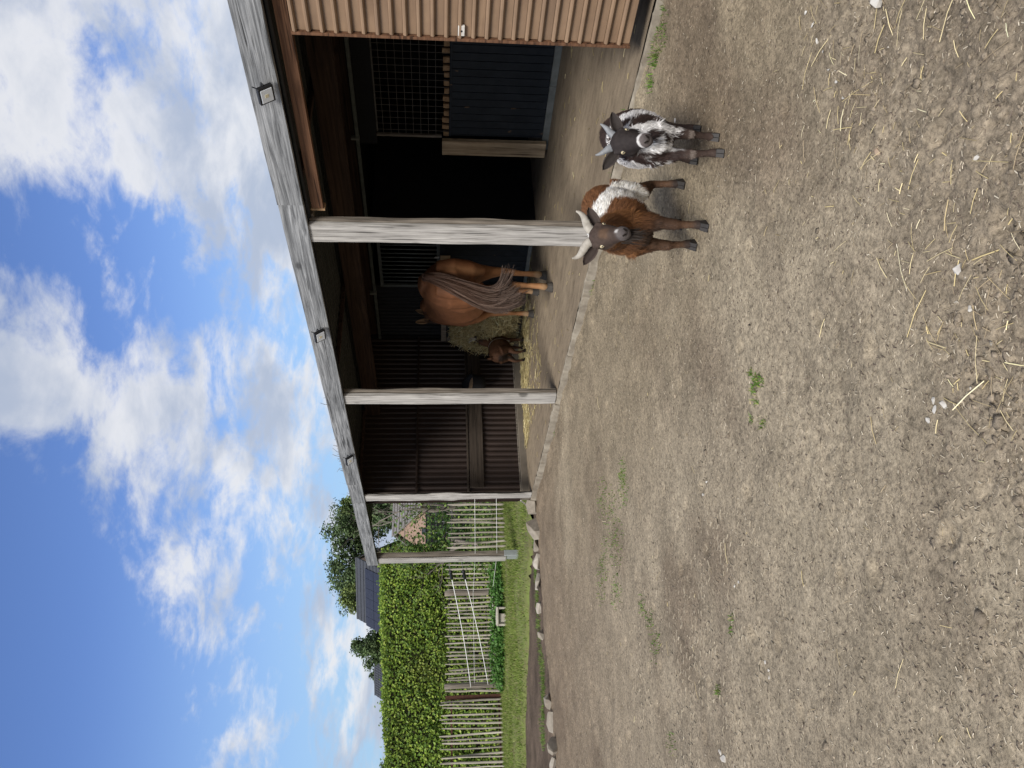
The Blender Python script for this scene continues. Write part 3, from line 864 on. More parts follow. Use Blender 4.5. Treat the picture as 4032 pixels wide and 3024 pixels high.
rk = thing('hay_rack', 'wooden corner hay rack with a dark inner frame against the end wall', 'hay rack', (7.15, 9.9, ZF))
rough_box((7.125, 10.125, 0.20), (7.175, 10.195, 1.285), 30, .004, 3, 1.0).build('upright', M['wood_z2'], rk)
rough_box((7.125, 9.42, 1.290), (7.175, 10.20, 1.375), 12, .004, 3, 2.0).build('top_board', M['wood_z2'], rk)
rough_box((7.125, 8.98, 0.094), (7.18, 9.96, 0.165), 12, .004, 3, 3.0).build('bottom_board', M['plinth'], rk)
MB().box((7.155, 10.085, 0.25), (7.185, 10.118, 1.285)).box((7.155, 9.3, 1.235), (7.185, 10.08, 1.285)).build('inner_frame', simple('dark_green_steel', (0.015, 0.022, 0.024)), rk)

# ================================================================== FAR SIDE: FENCE, HEDGE, HOUSES, TREES
M['leaf'] = tinted('hedge_leaf', 0.55, 0.35, 3.0, 0.12, 0.0, trans=0.28)
M['treeleaf'] = tinted('tree_leaf', 0.7, 0.2, 1.0, 0.15, 0.0, trans=0.22)
M['grassblade'] = tinted('grass_blade', 0.7, 0.25, 2.0, 0.15, 0.0, trans=0.25)
M['straw'] = tinted('straw_stalk', 0.6, 0.3, 20.0, 0.15)
M['bark'] = simple('grey_bark', (0.20, 0.175, 0.15), (0.10, 0.085, 0.07), 20, 0.9, 0.5, 60)
M['twig'] = simple('hedge_twigs', (0.055, 0.052, 0.026), (0.030, 0.030, 0.016), 14, 0.95, 0.6, 40, 0.02)
def pal(n, cols, w, r=None, var=0.18):
    r = r or rng
    k = r.choice(len(cols), n, p=np.array(w) / sum(w))
    return np.array(cols)[k] * (1 + var * r.normal(0, 1, (n, 1)))

def pale_mesh(h, r0, seed):
    rr = np.random.default_rng(seed)
    zs = np.linspace(0, 1, 10)
    bend = 0.014 * fbm(np.stack([zs * 2.5, zs * 0 + seed], 1), 2); bend2 = 0.014 * fbm(np.stack([zs * 2.5, zs * 0 + seed + 50], 1), 2)
    lean = rr.normal(0, 0.020); lean2 = rr.normal(0, .012)
    path = [(bend[i] + lean * zs[i], bend2[i] + lean2 * zs[i], h * zs[i]) for i in range(10)]
    rad = [r0 * (1.0 - 0.12 * z) for z in zs]; rad[-1] = r0 * .45; rad[-2] = r0 * .86
    return MB().tube(path, rad, 6, up=(0, 1, 0), flat=0.75)
def paling(name, label, Y, pys, zb, zt, group=None, wires=(0.25, 0.62, 0.95), skip=None):
    X = [onY(1850, py, Y)[0] for py in pys]
    t = thing(name, label, 'fence', (float(np.mean(X)), Y, zb), group)
    meshes = [pale_mesh(1.0, 0.0205 + 0.003 * (k % 3), 30 + k).mesh('pale') for k in range(9)]
    for k, x in enumerate(X):
        o = bpy.data.objects.new('pale', meshes[(k * 5) % 9]); 
        if not o.data.materials: o.data.materials.append(M['wood_fence'])
        o.parent = t; hh = (zt - zb) * (1 + 0.035 * math.sin(k * 2.7))
        o.location = (x - t.location[0], 0.012 * math.sin(k * 1.9), 0); o.scale = (1, 1, hh); o.rotation_euler = (0, 0.02 * math.sin(k * 3.1), k * 2.4)
        col.objects.link(o)
    for w in wires:
        z = zb + (zt - zb) * w
        P = []
        xs = sorted(X)
        for i, x in enumerate(xs): P.append((x, Y + (0.026 if i % 2 else -0.026), z + 0.006 * math.sin(i)))
        MB().tube(P, 0.0035, 4).build('tie_wire', M['wire'], t)
    return t
paling('pale_fence', 'grey split-pale fence seen through the open bay beside the stable', 14.7, [1988 - 18.2 + 18.2 * k for k in range(11)], 0.05, 1.215)
fB = paling('pale_fence', 'long grey split-pale fence in front of the tall hedge', 17.0, [2226 + 16.1 * k for k in range(32)], 0.08, 1.245)
# gate of pales on a rusty frame
gx = [onY(1850, 2757 + 19.0 * k, 17.0)[0] for k in range(22)]
gate = thing('pale_gate', 'split-pale gate on a rusty steel frame left of the long fence', 'gate', (gx[10], 17.0, 0.05))
gm = [pale_mesh(1.0, 0.0215 + 0.003 * (k % 2), 70 + k).mesh('pale') for k in range(6)]
for k, x in enumerate(gx):
    o = bpy.data.objects.new('pale', gm[k % 6])
    if not o.data.materials: o.data.materials.append(M['wood_fence'])
    o.parent = gate; o.location = (x - gx[10], -0.035, 0.02); o.scale = (1, 1, 1.30 + .03 * math.sin(k * 2)); o.rotation_euler = (0, -0.02 + .02 * math.sin(k * 5), k * 1.7)
    col.objects.link(o)
xr = onY(1850, 2745, 17.0)[0]
MB().box((xr - .035, 16.99, 0.03), (xr + .045, 17.06, 1.27), .006).build('gate_post', M['rust'], gate)
for z in (0.17, 1.15): MB().box((gx[-1] - .1, 17.0, z - .02), (xr - .037, 17.035, z + .02), .004).build('frame_bar', M['rust'], gate)

# electric fence posts, ropes
def round_post(x, y, z0, z1, r, label):
    P = [(x + .006 * math.sin(k * 1.3), y, z0 + (z1 - z0) * k / 8) for k in range(9)]
    o = MB().tube(P, [r * (1.0 + .04 * math.sin(k * 2.2)) for k in range(9)], 9).build('fence_post', M['wood_z2'], None, smooth=True, origin=(x, y, z0))
    tag(o, label, 'post', 'round fence posts')
pL = onY(1850, 2700, 16.6); pR = onY(1840, 2334, 16.0)
round_post(pR[0], 16.0, 0.02, 1.29, .062, 'round wooden fence post standing in the green weeds')
round_post(pL[0], 16.6, 0.02, 1.30, .055, 'round wooden fence post beside the rusty gate post')
def line(name, P, r, mat, label, cat, group=None):
    o = MB().tube(P, r, 6).build(name, mat, None, smooth=True, origin=P[0]); tag(o, label, cat, group); return o
rA0 = np.array([4.36, 12.86, 1.235]); rA1 = onY(1854, 2706, 16.52); rB0 = np.array([4.36, 12.86, 1.02]); rB1 = onY(1922, 2696, 16.52)
for (p0, p1, nm) in ((rA0, rA1, 'upper'), (rB0, rB1, 'lower')):
    h0 = p0 + (p1 - p0) * 0.055; h1 = p0 + (p1 - p0) * 0.115
    P = [h1 + (p1 - h1) * t + np.array([0, 0, -0.025 * math.sin(PI * t)]) for t in np.linspace(0, 1, 12)]
    g = thing('gate_rope', f'{nm} of two white electric ropes with black handles sloping down to the fence', 'rope', tuple(p1), 'electric gate ropes')
    MB().tube(P, 0.0075, 6).build('rope', M['rope'], g, smooth=True)
    MB().tube([h0, h0 + (h1 - h0) * .15, h0 + (h1 - h0) * .3, h0 + (h1 - h0) * .85, h1], [.020, .036, .026, .030, .018], 10).build('handle', M['black'], g, smooth=True)
    MB().tube([p0, h0], 0.004, 5).build('hook', M['galv'], g)
for z, nm in ((0.98, 'upper'), (0.555, 'lower')):
    zz = onX(1866 if nm == 'upper' else 1951, 2000, 4.36)
    P = [np.array([4.40, 10.15, 1.4 - (1866 - 1728 if nm == 'upper' else 1951 - 1728) / F_PX * 11.0])]
    P += [np.array([4.42, 12.72, 1.4 - (1866 - 1728 if nm == 'upper' else 1950 - 1728) / F_PX * 13.4]), onY(1863 if nm == 'upper' else 1938, 2334, 15.94), onY(1868 if nm == 'upper' else 1945, 2690, 16.54)]
    line('fence_wire', P, 0.0028, M['rope'], f'{nm} thin white electric wire strung along the posts', 'wire', 'electric fence wires')

# concrete channel block lying in the grass
cb = onz(1998, 2410, 0.06)
blk = thing('concrete_block', 'pale concrete channel block lying at the edge of the weeds', 'block', (cb[0], cb[1], 0.06))
cx, cy = cb[0], cb[1]
M['paleconc'] = simple('pale_concrete', (0.47, 0.44, 0.375), (0.33, 0.30, 0.25), 9, 0.9, .4, 80)
def rotbox(lo, hi, rz, piv, bev=.006):
    m = MB().box(lo, hi, bev); c, s = math.cos(rz), math.sin(rz)
    for v in m.V:
        d = v[:, :2] - np.array(piv); v[:, 0] = piv[0] + d[:, 0] * c - d[:, 1] * s; v[:, 1] = piv[1] + d[:, 0] * s + d[:, 1] * c
    return m
rotbox((cx - .26, cy, .04), (cx - .215, cy + .33, .235), -.35, (cx, cy)).build('block_web', M['paleconc'], blk)
rotbox((cx + .06, cy, .04), (cx + .10, cy + .33, .228), -.35, (cx, cy)).build('block_web', M['paleconc'], blk)
rotbox((cx - .262, cy - .01, .236), (cx + .102, cy + .34, .275), -.35, (cx, cy)).build('block_top', M['paleconc'], blk)
rotbox((cx - .2149, cy + .05, .04), (cx - .03, cy + .10, .2355), -.35, (cx, cy)).build('block_face', M['paleconc'], blk)
c2 = onz(1985, 2348, .06)
o = rotbox((c2[0] - .16, c2[1] + .1, .03), (c2[0] + .12, c2[1] + .22, .17), -.5, (c2[0], c2[1])).build('concrete_slab', M['paleconc'], None, origin=(c2[0], c2[1], .05))
tag(o, 'broken concrete slab leaning at the channel block', 'slab')

# ---- hedge
def build_hedge():
    r = np.random.default_rng(21)
    t = thing('hedge', 'tall clipped beech hedge behind the pale fence', 'hedge', (0.5, 18.7, 0.0))
    x0, x1, yf, yb = -7.5, 6.55, 18.05, 19.6
    def top(x): return 2.50 + 0.28 * sstep(0.5, 6.0, x) + 0.05 * fbm(np.stack([x * 1.4, x * 0], -1), 3)
    # twiggy heart of the hedge
    xs = np.linspace(x0 + .1, x1 - .15, 50)
    V, F = [], []
    for x in xs:
        tz = float(top(np.array([x]))[0]) - .12
        V += [(x, yf + .17, 0), (x, yf + .17, tz), (x, yb - .17, tz), (x, yb - .17, 0)]
    for k in range(len(xs) - 1):
        for j in range(4): F.append((k * 4 + j, k * 4 + (j + 1) % 4, k * 4 + 4 + (j + 1) % 4, k * 4 + 4 + j))
    F += [[0, 1, 2, 3], [len(V) - 4 + j for j in range(4)]]
    MB().add(V, F).build('branches', M['twig'], t)
    n = 62000
    face = r.random(n)
    x = r.uniform(x0, x1, n); tz = top(x)
    C = np.zeros((n, 3)); Nn = np.zeros((n, 3))
    A = face < .70
    bump = 0.16 * fbm(np.stack([x * 2.1, r.random(n) * 0, x * 0], -1)[:, :2], 2)
    z = r.random(n) ** 0.9 * tz
    C[:, 0] = x; C[:, 1] = yf + .10 * fbm(np.stack([x * 2.3, z * 2.3], -1), 3) + r.exponential(.055, n); C[:, 2] = z; Nn[:] = (0, -1, .45)
    B = (face >= .70) & (face < .93)
    C[B, 1] = r.uniform(yf, yb, B.sum()); C[B, 2] = tz[B] + .07 * fbm(np.stack([x[B] * 3, C[B, 1] * 3], -1), 3) - r.exponential(.04, B.sum()); Nn[B] = (0, -.2, 1)
    D = face >= .93
    C[D, 0] = x1 + .08 - r.exponential(.06, D.sum()); C[D, 1] = r.uniform(yf, yb, D.sum()); Nn[D] = (1, -.2, .4)
    # long shoots standing off the top
    S = r.random(n) < .010
    C[S, 1] = r.uniform(yf, yf + .6, S.sum()); C[S, 2] = tz[S] + r.exponential(.035, S.sum())
    V, F = leaves(C, Nn, r.uniform(.050, .088, n), .64, .60, .12, r)
    cols = pal(n, [(0.100, 0.175, 0.025), (0.175, 0.265, 0.034), (0.255, 0.345, 0.048), (0.31, 0.37, 0.075)], (4, 4, 2, .9), r, .14)
    patch = fbm(np.stack([C[:, 0] * .9, C[:, 2] * .9], -1) + 4, 3)
    cols *= (1 + .35 * patch)[:, None]
    bz = sstep(.15, .5, fbm(np.stack([C[:, 0] * .8 + 9, C[:, 2] * .5], -1), 2)) * sstep(1.0, 2.0, C[:, 2])
    cols = cols * (1 - .35 * bz[:, None]) + np.array([.15, .125, .03]) * .35 * bz[:, None]
    o = link('foliage', np_mesh('foliage', V, F, colors=per(np.clip(cols, .005, .5), 4)), M['leaf'], t)
    o['kind'] = 'stuff'
build_hedge()

# ---- weeds at the foot of the fence
def weed_patch(name, label, pts, size, n, h, r, cols, w, cat='weeds'):
    C = []
    for (x, y, rad) in pts:
        k = int(n * rad * rad / sum(p[2] ** 2 for p in pts))
        a = r.uniform(0, 2 * PI, k); q = np.sqrt(r.random(k)) * rad
        zz = r.random(k) ** .6 * h * (1 - (q / rad) ** 2 * .7)
        C.append(np.stack([x + np.cos(a) * q, y + np.sin(a) * q * .8, .05 + zz], 1))
    C = np.concatenate(C)
    V, F = leaves(C, np.tile([0, -.4, 1.0], (len(C), 1)), r.uniform(size * .6, size * 1.2, len(C)), .6, .6, .12, r)
    o = link(name, np_mesh(name, V, F, colors=per(np.clip(pal(len(C), cols, w, r), .005, .6), 4)), M['leaf'], None, origin=(pts[0][0], pts[0][1], .05))
    tag(o, label, cat, None, 'stuff')
rw = np.random.default_rng(31)
wp = []
for py in range(2235, 2660, 28):
    p = onz(1992 if py > 2300 else 1985, py, 0.08); wp.append((p[0], p[1] + .25, .30))
weed_patch('weeds', 'low bright green weeds along the foot of the long pale fence', wp, .075, 5200, .36, rw, [(.055, .145, .022), (.085, .19, .035), (.12, .22, .05)], (3, 3, 1))

# ---- greenery and bare tree in the open bay behind the near fence
sh = []
for k in range(9): sh.append((5.6 + .45 * k, 15.9 + .25 * math.sin(k * 2), .55))
weed_patch('shrub', 'yellow-green shrub growing behind the fence in the open bay', sh, .085, 4200, .95, rw, [(.11, .19, .035), (.19, .24, .055), (.07, .13, .025)], (3, 2, 2), 'shrub')
weed_patch('ivy_bush', 'tall leafy bush closing the gap between hedge end and bare tree', [(6.12, 17.6, .42), (6.5, 17.9, .5)], .10, 1900, 2.7, rw, [(.05, .11, .022), (.09, .16, .03), (.18, .26, .05)], (3, 3, 2), 'bush')
lt = [(6.7, 17.2, .55), (7.1, 17.3, .6), (7.6, 17.2, .7), (8.4, 17.0, .8), (6.4, 17.8, .5)]
weed_patch('ivy_bush', 'dark leafy bush at the right end of the hedge behind the bare tree', lt, .10, 3600, 2.05, rw, [(.035, .085, .018), (.065, .125, .024), (.15, .22, .04)], (3, 3, 1), 'bush')
def branchy(name, label, base, segs, seed, rad0, spread, up, leaf=None, cat='tree', leafn=0, mat=None):
    r = np.random.default_rng(seed)
    t = thing(name, label, cat, base)
    mb = MB(); tips = []
    def grow(p, d, L, rad, lev):
        P = [p]; q = np.array(p, float)
        for i in range(5):
            d = d + r.normal(0, spread, 3); d[2] += up; d = d / np.linalg.norm(d); q = q + d * L / 5; P.append(q.copy())
            if lev < segs and i >= 1 and r.random() < (.85 if lev else 1):
                e = d + r.normal(0, .65, 3); e /= np.linalg.norm(e)
                grow(q.copy(), e, L * r.uniform(.5, .75), rad * (1 - i / 7) * .62, lev + 1)
        mb.tube(P, np.linspace(rad, rad * .4, len(P)), 6 if lev < 2 else 4)
        tips.append(q)
    grow(np.array(base, float), np.array([0.1, 0, 1.0]), 1.95, rad0, 0)
    mb.build('branches', mat or M['bark'], t)
    if leafn:
        T = np.array(tips); T = T[T[:, 2] < 2.3]; C = T[r.integers(0, len(T), leafn)] + r.normal(0, .12, (leafn, 3))
        V, F = leaves(C, np.tile([0, 0, 1.0], (leafn, 1)), r.uniform(.05, .09, leafn), .65, .8, .1, r)
        o = link('leaves', np_mesh('leaves', V, F, colors=per(np.clip(pal(leafn, [(.08, .14, .03), (.14, .2, .04)], (1, 1), r), .01, .5), 4)), M['leaf'], t); o['kind'] = 'stuff'
    return t
branchy('bare_tree', 'leafless grey branching tree framed in the open bay of the stable', (6.9, 16.3, 0.0), 4, 5, .075, .22, .05, leafn=420)
branchy('bare_tree', 'second bare tree leaning beside the hedge end in the open bay', (6.05, 16.6, 0.0), 4, 12, .060, .25, .04, leafn=420)
# thin twigs showing above the stable roof
for k, (px, py) in enumerate([(1300, 1700), (1290, 1765), (1300, 1835), (1345, 1955), (1265, 1555)]):
    p = onX(px + 110, py, 11.5); r = np.random.default_rng(60 + k)
    t = thing('twig_tree', ['thin bare twigs rising behind the roof edge above the middle floodlight bay', 'thickest spray of bare twigs above the far stable roof', 'bare twigs above the roof near the farthest floodlight', 'bare twig tips above the roof where the big tree begins', 'single budding twig above the roof nearest the middle of the fascia'][k], 'tree', (p[0], p[1], 0.0))
    mb = MB(); mb.tube([(p[0], p[1], 0), (p[0] + .05, p[1], p[2] * .6), (p[0], p[1], p[2])], [.06, .04, .02], 6)
    for i in range(4 + 3 * (k in (1, 2))):
        q = np.array([p[0], p[1] + r.normal(0, .35), p[2]]); P = [q]
        d = np.array([0, r.normal(0, .4), 1.0])
        for j in range(5):
            d = d + r.normal(0, .25, 3); d /= np.linalg.norm(d); P.append(P[-1] + d * r.uniform(.10, .17))
            if j > 1: e = P[-1] + np.array([0, r.normal(0, .15), .12]); mb.tube([P[-1], e], [.009, .005], 4)
        mb.tube([(p[0], p[1], p[2] * .7)] + P, [.012, .012] + [.010] * (len(P) - 2) + [.006], 4)
    mb.build('branches', M['bark'], t)

# ---- trees far behind
def tree(label, px, py, dist, rx, rz, n, leaf, seed, cols, w, lobes=26):
    r = np.random.default_rng(seed)
    d = ray(px, py); d = d / math.hypot(d[0], d[1]); c = _C + d * dist
    t = thing('tree', label, 'tree', (c[0], c[1], 0.0), 'broad-leaved trees beyond the hedge')
    mb = MB(); mb.tube([(c[0], c[1], -.05), (c[0] + .1, c[1], c[2] * .45), (c[0], c[1], c[2] * .8), (c[0], c[1], c[2] + rz * .5)], [rx * .09, rx * .075, rx * .05, rx * .015], 8)
    L = r.normal(0, 1, (lobes, 3)); L /= np.linalg.norm(L, axis=1)[:, None]; L *= (r.random((lobes, 1)) ** .45) * .80; L[:, 2] = L[:, 2] * .95
    LR = r.uniform(.20, .36, lobes)
    for l in L[:12]:
        e = c + l * np.array([rx, rx, rz]); s = np.array([c[0], c[1], c[2] - rz * .35])
        mb.tube([s, (s + e) / 2 + np.array([0, 0, .05 * rz]), e], [rx * .03, rx * .02, rx * .006], 5)
    mb.build('trunk', M['bark'], t)
    k = r.integers(0, lobes, n)
    o = r.normal(0, 1, (n, 3)); o /= np.linalg.norm(o, axis=1)[:, None]; o *= (r.random((n, 1)) ** .4) * LR[k][:, None]
    o *= (1 + .45 * fbm(o * 9 + k[:, None] * 3.1, 2))[:, None]
    C = c + (L[k] + o) * np.array([rx, rx, rz])
    Nn = o + np.array([0, 0, .25])
    Nn /= np.linalg.norm(Nn, axis=1)[:, None]
    V, F = leaves(C, Nn, r.uniform(leaf * .6, leaf * 1.25, n), .75, .5, .12, r)
    cc = pal(n, cols, w, r, .12) * (1 + .25 * r.normal(0, 1, lobes)[k] * .6)[:, None]
    ob = link('crown', np_mesh('crown', V, F, colors=per(np.clip(cc, .004, .4), 4)), M['treeleaf'], t); ob['kind'] = 'stuff'
DG = [(.070, .108, .048), (.095, .142, .058), (.125, .172, .070)]
tree('large dark green tree rising behind the roof with solar panels', 1395, 2270, 95, 4.6, 4.4, 9500, .32, 1, DG, (3, 3, 1), 34)
tree('dark green tree top just left of the stable roof corner', 1400, 2060, 95, 4.4, 4.2, 9000, .32, 2, DG, (3, 3, 1), 30)
tree('yellow-green conical tree in front of the large dark tree', 1415, 2355, 88, 1.9, 2.4, 2600, .30, 3, [(.12, .16, .05), (.15, .19, .06)], (1, 1), 14)
tree('lighter green tree top just above the end of the fascia', 1400, 2000, 90, 1.6, 2.2, 2200, .30, 4, [(.10, .145, .05), (.13, .17, .06)], (1, 1), 12)
tree('round mid-size tree between the two far roofs', 1455, 2530, 95, 3.0, 2.9, 4800, .30, 5, DG, (2, 3, 2), 22)
tree('small tree tip above the pale lattice roof', 1490, 2655, 110, 1.3, 1.5, 900, .32, 6, DG, (2, 3, 1), 10)
tree('small dark tree top at the left end of the hedge', 1520, 3018, 110, 1.2, 1.3, 800, .32, 8, DG, (2, 3, 1), 9)
tree('dark conifer-like tree behind the house in the open bay', 1500, 2010, 62, 2.6, 2.4, 3600, .30, 9, DG, (3, 2, 1), 16)

# ---- houses
M['brick_far'] = simple('pinkish_brick', (0.40, 0.275, 0.215), (0.31, 0.205, 0.16), 6, 0.9, 0.2, 30, 0.02)
M['tile_dark'] = simple('slate_blue_tiles', (0.050, 0.055, 0.066), (0.035, 0.038, 0.047), 5, 0.6, 0.2, 40, 0.01)
M['tile_grey'] = simple('grey_tiles', (0.24, 0.225, 0.215), (0.16, 0.15, 0.145), 7, 0.85, 0.4, 30, 0.02)
M['tile_pale'] = simple('pale_grey_tiles', (0.42, 0.42, 0.43), (0.33, 0.33, 0.34), 6, 0.8, 0.3, 30, 0.02)
M['solar'] = simple('solar_panel_glass', (0.018, 0.022, 0.038), (0.012, 0.015, 0.028), 3, 0.25, 0, 30, spec=0.5)
M['window_dark'] = simple('window_glass', (0.02, 0.024, 0.028), (0.012, 0.015, 0.018), 3, 0.15, 0, 30, spec=0.6)
def house(label, apex, ridge_dir, out_dir, L, run, drop, wall_m, roof_m, battens=0, panels=None, rows=0, name='house', overhang=0.25, cols=0):
    """gabled house: apex = visible end of the ridge, ridge_dir = along the ridge away from it,
    out_dir = horizontal direction in which the visible roof plane falls"""
    a = np.array(apex, float); rd = np.array([*ridge_dir, 0.0]); rd /= np.linalg.norm(rd); od = np.array([*out_dir, 0.0]); od /= np.linalg.norm(od)
    t = thing(name, label, 'house', (a[0], a[1], 0.0))
    dn = np.array([0, 0, -1.0])
    e1 = a + od * run + dn * drop; e2 = a - od * run + dn * drop
    ez = e1[2]
    V = []
    for s in (0.0, L):
        for p in (e1, a, e2): V.append(p + rd * s + dn * .12)
        for p in (e1, e2): q = p + rd * s; V.append(np.array([q[0], q[1], -.1]))
    inset = od * overhang
    V = [v.copy() for v in V]
    for k in (0, 3, 5, 8): V[k] = V[k] - inset
    for k in (2, 4, 7, 9): V[k] = V[k] + inset
    F = [[3, 0, 1, 2, 4], [8, 5, 6, 7, 9], [3, 0, 5, 8], [4, 2, 7, 9]]
    MB().add(V, F).build('wall', wall_m, t)
    def slab(s0, s1, t0, t1, th, off=0.0, side=1):
        slope = (e1 if side > 0 else e2) - a; nrm = np.cross(rd, slope); nrm /= np.linalg.norm(nrm)
        if nrm[2] < 0: nrm = -nrm
        P = []
        for o_ in (off, off + th):
            for (s, u) in ((s0, t0), (s1, t0), (s1, t1), (s0, t1)): P.append(a + rd * s + slope * u + nrm * o_)
        return MB().add(P, [(0, 1, 2, 3), (4, 5, 6, 7), (0, 1, 5, 4), (1, 2, 6, 5), (2, 3, 7, 6), (3, 0, 4, 7)])
    roof = slab(-.2, L + .2, 0.0, 1.06, .10).build('roof', roof_m, t)
    slab(-.2, L + .2, 0.0, 1.06, .10, side=-1).build('roof', roof_m, t)
    MB().tube([a - rd * .2 + np.array([0, 0, .10]), a + rd * (L + .2) + np.array([0, 0, .10])], .11, 8).build('ridge', roof_m, roof)
    for k in range(rows):          # tile courses
        u = (k + 1) / (rows + 1); slab(-.19, L + .19, u - .012, u + .012, .045, .10).build('tile_course', roof_m, roof)
    for k in range(cols):
        s = (k + .5) / cols * L; slab(s - .05, s + .05, .02, 1.04, .06, .10).build('roof_batten', roof_m, roof)
    if panels:
        s0, s1, u0, u1, ns, nu = panels
        for i in range(ns):
            for j in range(nu):
                ds, du = (s1 - s0) / ns, (u1 - u0) / nu
                slab(s0 + ds * i + .012, s0 + ds * (i + 1) - .012, u0 + du * j + .004, u0 + du * (j + 1) - .004, .05, .15).build('solar_panel', M['solar'], roof)
    return t, a, rd, od, e1, roof
def at(px, py, dist):
    d = ray(px, py); d = d / math.hypot(d[0], d[1]); return _C + d * dist
right2 = _R[:2]; fwd2 = _Fh[:2]
# solar roof: ridge runs left and away, roof falls towards us and to the left
a = at(1408, 2203, 72)
vd = np.array([a[0], a[1]]) / math.hypot(a[0], a[1]); vr = np.array([vd[1], -vd[0]])
house('brick house with a dark tiled roof full of solar panels above the hedge', a, -vr * .93 + vd * .42, -vr * .42 - vd * .93, 5.6, 3.6, 3.4, M['brick_far'], M['tile_dark'], panels=(.35, 5.9, .26, .96, 6, 3), rows=10)
a = at(1478, 2516, 98); vd = np.array([a[0], a[1]]) / math.hypot(a[0], a[1]); vr = np.array([vd[1], -vd[0]])
house('far house with a pale lattice-like tiled roof peeping over the hedge', a, -vr * .9 + vd * .45, -vr * .45 - vd * .9, 7.0, 4.0, 3.4, M['brick_far'], M['tile_dark'], rows=9, cols=22)
a = at(1556, 2098, 48); vd = np.array([a[0], a[1]]) / math.hypot(a[0], a[1]); vr = np.array([vd[1], -vd[0]])
t_, a_, rd_, od_, e_, rf_ = house('red brick house with a grey roof seen through the bare branches', a, vr * .86 + vd * .5, vr * .5 - vd * .86, 6.0, 2.6, 1.55, M['brick_far'], M['tile_grey'], rows=8)
wc = a_ - rd_ * .02 + np.array([0, 0, -2.0]) + od_ * .2
P = [wc + od_ * s * .35 + np.array([0, 0, z]) - rd_ * o for o in (0.0, .05) for (s, z) in ((-1, -.4), (1, -.4), (1, .4), (-1, .4))]
MB().add(P, [(0, 1, 2, 3), (4, 5, 6, 7), (0, 1, 5, 4), (1, 2, 6, 5), (2, 3, 7, 6), (3, 0, 4, 7)]).build('window', M['window_dark'], t_)
# dark mesh panel fence behind the shrub
q = onY(1720, 2040, 24.0)
t = thing('mesh_fence', 'dark mesh fence panel behind the shrub in the open bay', 'fence', (q[0], 24.0, 0.0))
MB().box((q[0] - .9, 24.02, 0.0), (q[0] + 2.2, 24.06, 1.85)).build('screen', M['stall_dark'], t)
for k in range(9): MB().box((q[0] - .9 + k * .38, 23.985, 0), (q[0] - .9 + k * .38 + .02, 24.0, 1.95)).build('upright', M['galv'], t)
for k in range(7): MB().box((q[0] - .9, 24.001, .2 + k * .26), (q[0] + 2.2, 24.017, .215 + k * .26)).build('rail', M['galv'], t)

# ================================================================== EDGING STONES
M['stone'] = simple('grey_edging_stone', (0.30, 0.265, 0.215), (0.18, 0.155, 0.125), 9, 0.9, .6, 50, .008)
M['stone_white'] = simple('pale_edging_stone', (0.40, 0.365, 0.31), (0.26, 0.23, 0.19), 11, 0.85, .5, 60, .006)
import bmesh
def rock_mesh(name, dims, seed, npts=15, bev=.0):
    r = np.random.default_rng(seed); bm = bmesh.new()
    for k in range(npts):
        v = r.normal(0, 1, 3); v /= np.abs(v).max() ** .75 * np.linalg.norm(v) ** .25; v *= r.uniform(.82, 1)
        bm.verts.new((v[0] * dims[0] / 2, v[1] * dims[1] / 2, v[2] * dims[2] / 2))
    res = bmesh.ops.convex_hull(bm, input=list(bm.verts))
    bmesh.ops.delete(bm, geom=[v for v in bm.verts if not v.link_faces], context='VERTS')
    bmesh.ops.bevel(bm, geom=list(bm.edges), offset=min(dims) * .03, segments=2, affect='EDGES', profile=.6)
    me = bpy.data.meshes.new(name); bm.to_mesh(me); bm.free()
    return me
stones = [((2072, 2116), (1962, 2027), 0, 'large angular grey edging stone against the stable corner post'),
          ((2076, 2125), (2030, 2125), 0, 'largest brown-grey edging stone, second from the stable corner'),
          ((2097, 2122), (2109, 2177), 0, 'grey edging stone in line with the metal foot of the end post'),
          ((2101, 2129), (2177, 2242), 1, 'whitish rounded edging stone left of the end post'),
          ((2112, 2130), (2255, 2323), 1, 'thin tilted whitish slab in the edging row'),
          ((2117, 2133), (2374, 2417), 1, 'small whitish edging stone between two grass tufts'),
          ((2118, 2144), (2482, 2520), 0, 'small pointed grey edging stone in the middle of the row'),
          ((2152, 2168), (2734, 2789), 0, 'small grey edging stone before the last three'),
          ((2155, 2177), (2805, 2881), 0, 'long flat-topped edging stone, third from the left end'),
          ((2160, 2196), (2900, 2968), 0, 'pinkish grey triangular edging stone, second from the left end'),
          ((2168, 2192), (2985, 3040), 1, 'bright tilted edging slab at the left picture edge')]
for k, ((xa, xb), (ya, yb), wh, lab) in enumerate(stones):
    p0 = onz(xb, (ya + yb) / 2, 0.0); d = math.hypot(p0[0], p0[1])
    w = (yb - ya) / F_PX * d * 1.02; hgt = max(.07, (xb - xa) / F_PX * d * .95)
    me = rock_mesh('edging_stone', (w * 1.08, w * .6 + .05, hgt * 1.5), 100 + k)
    o = link('edging_stone', me, M['stone_white' if wh else 'stone']); dd = np.array([p0[0], p0[1]]) / d
    o.location = (p0[0] + dd[0] * .08, p0[1] + dd[1] * .08, hgt * .32)
    o.rotation_euler = (0.1 * math.sin(k * 3), .12 * math.sin(k * 5), -math.atan2(dd[0], dd[1]) + .2 * math.sin(k * 2.3))
    tag(o, lab, 'stone', 'stones edging the yard')

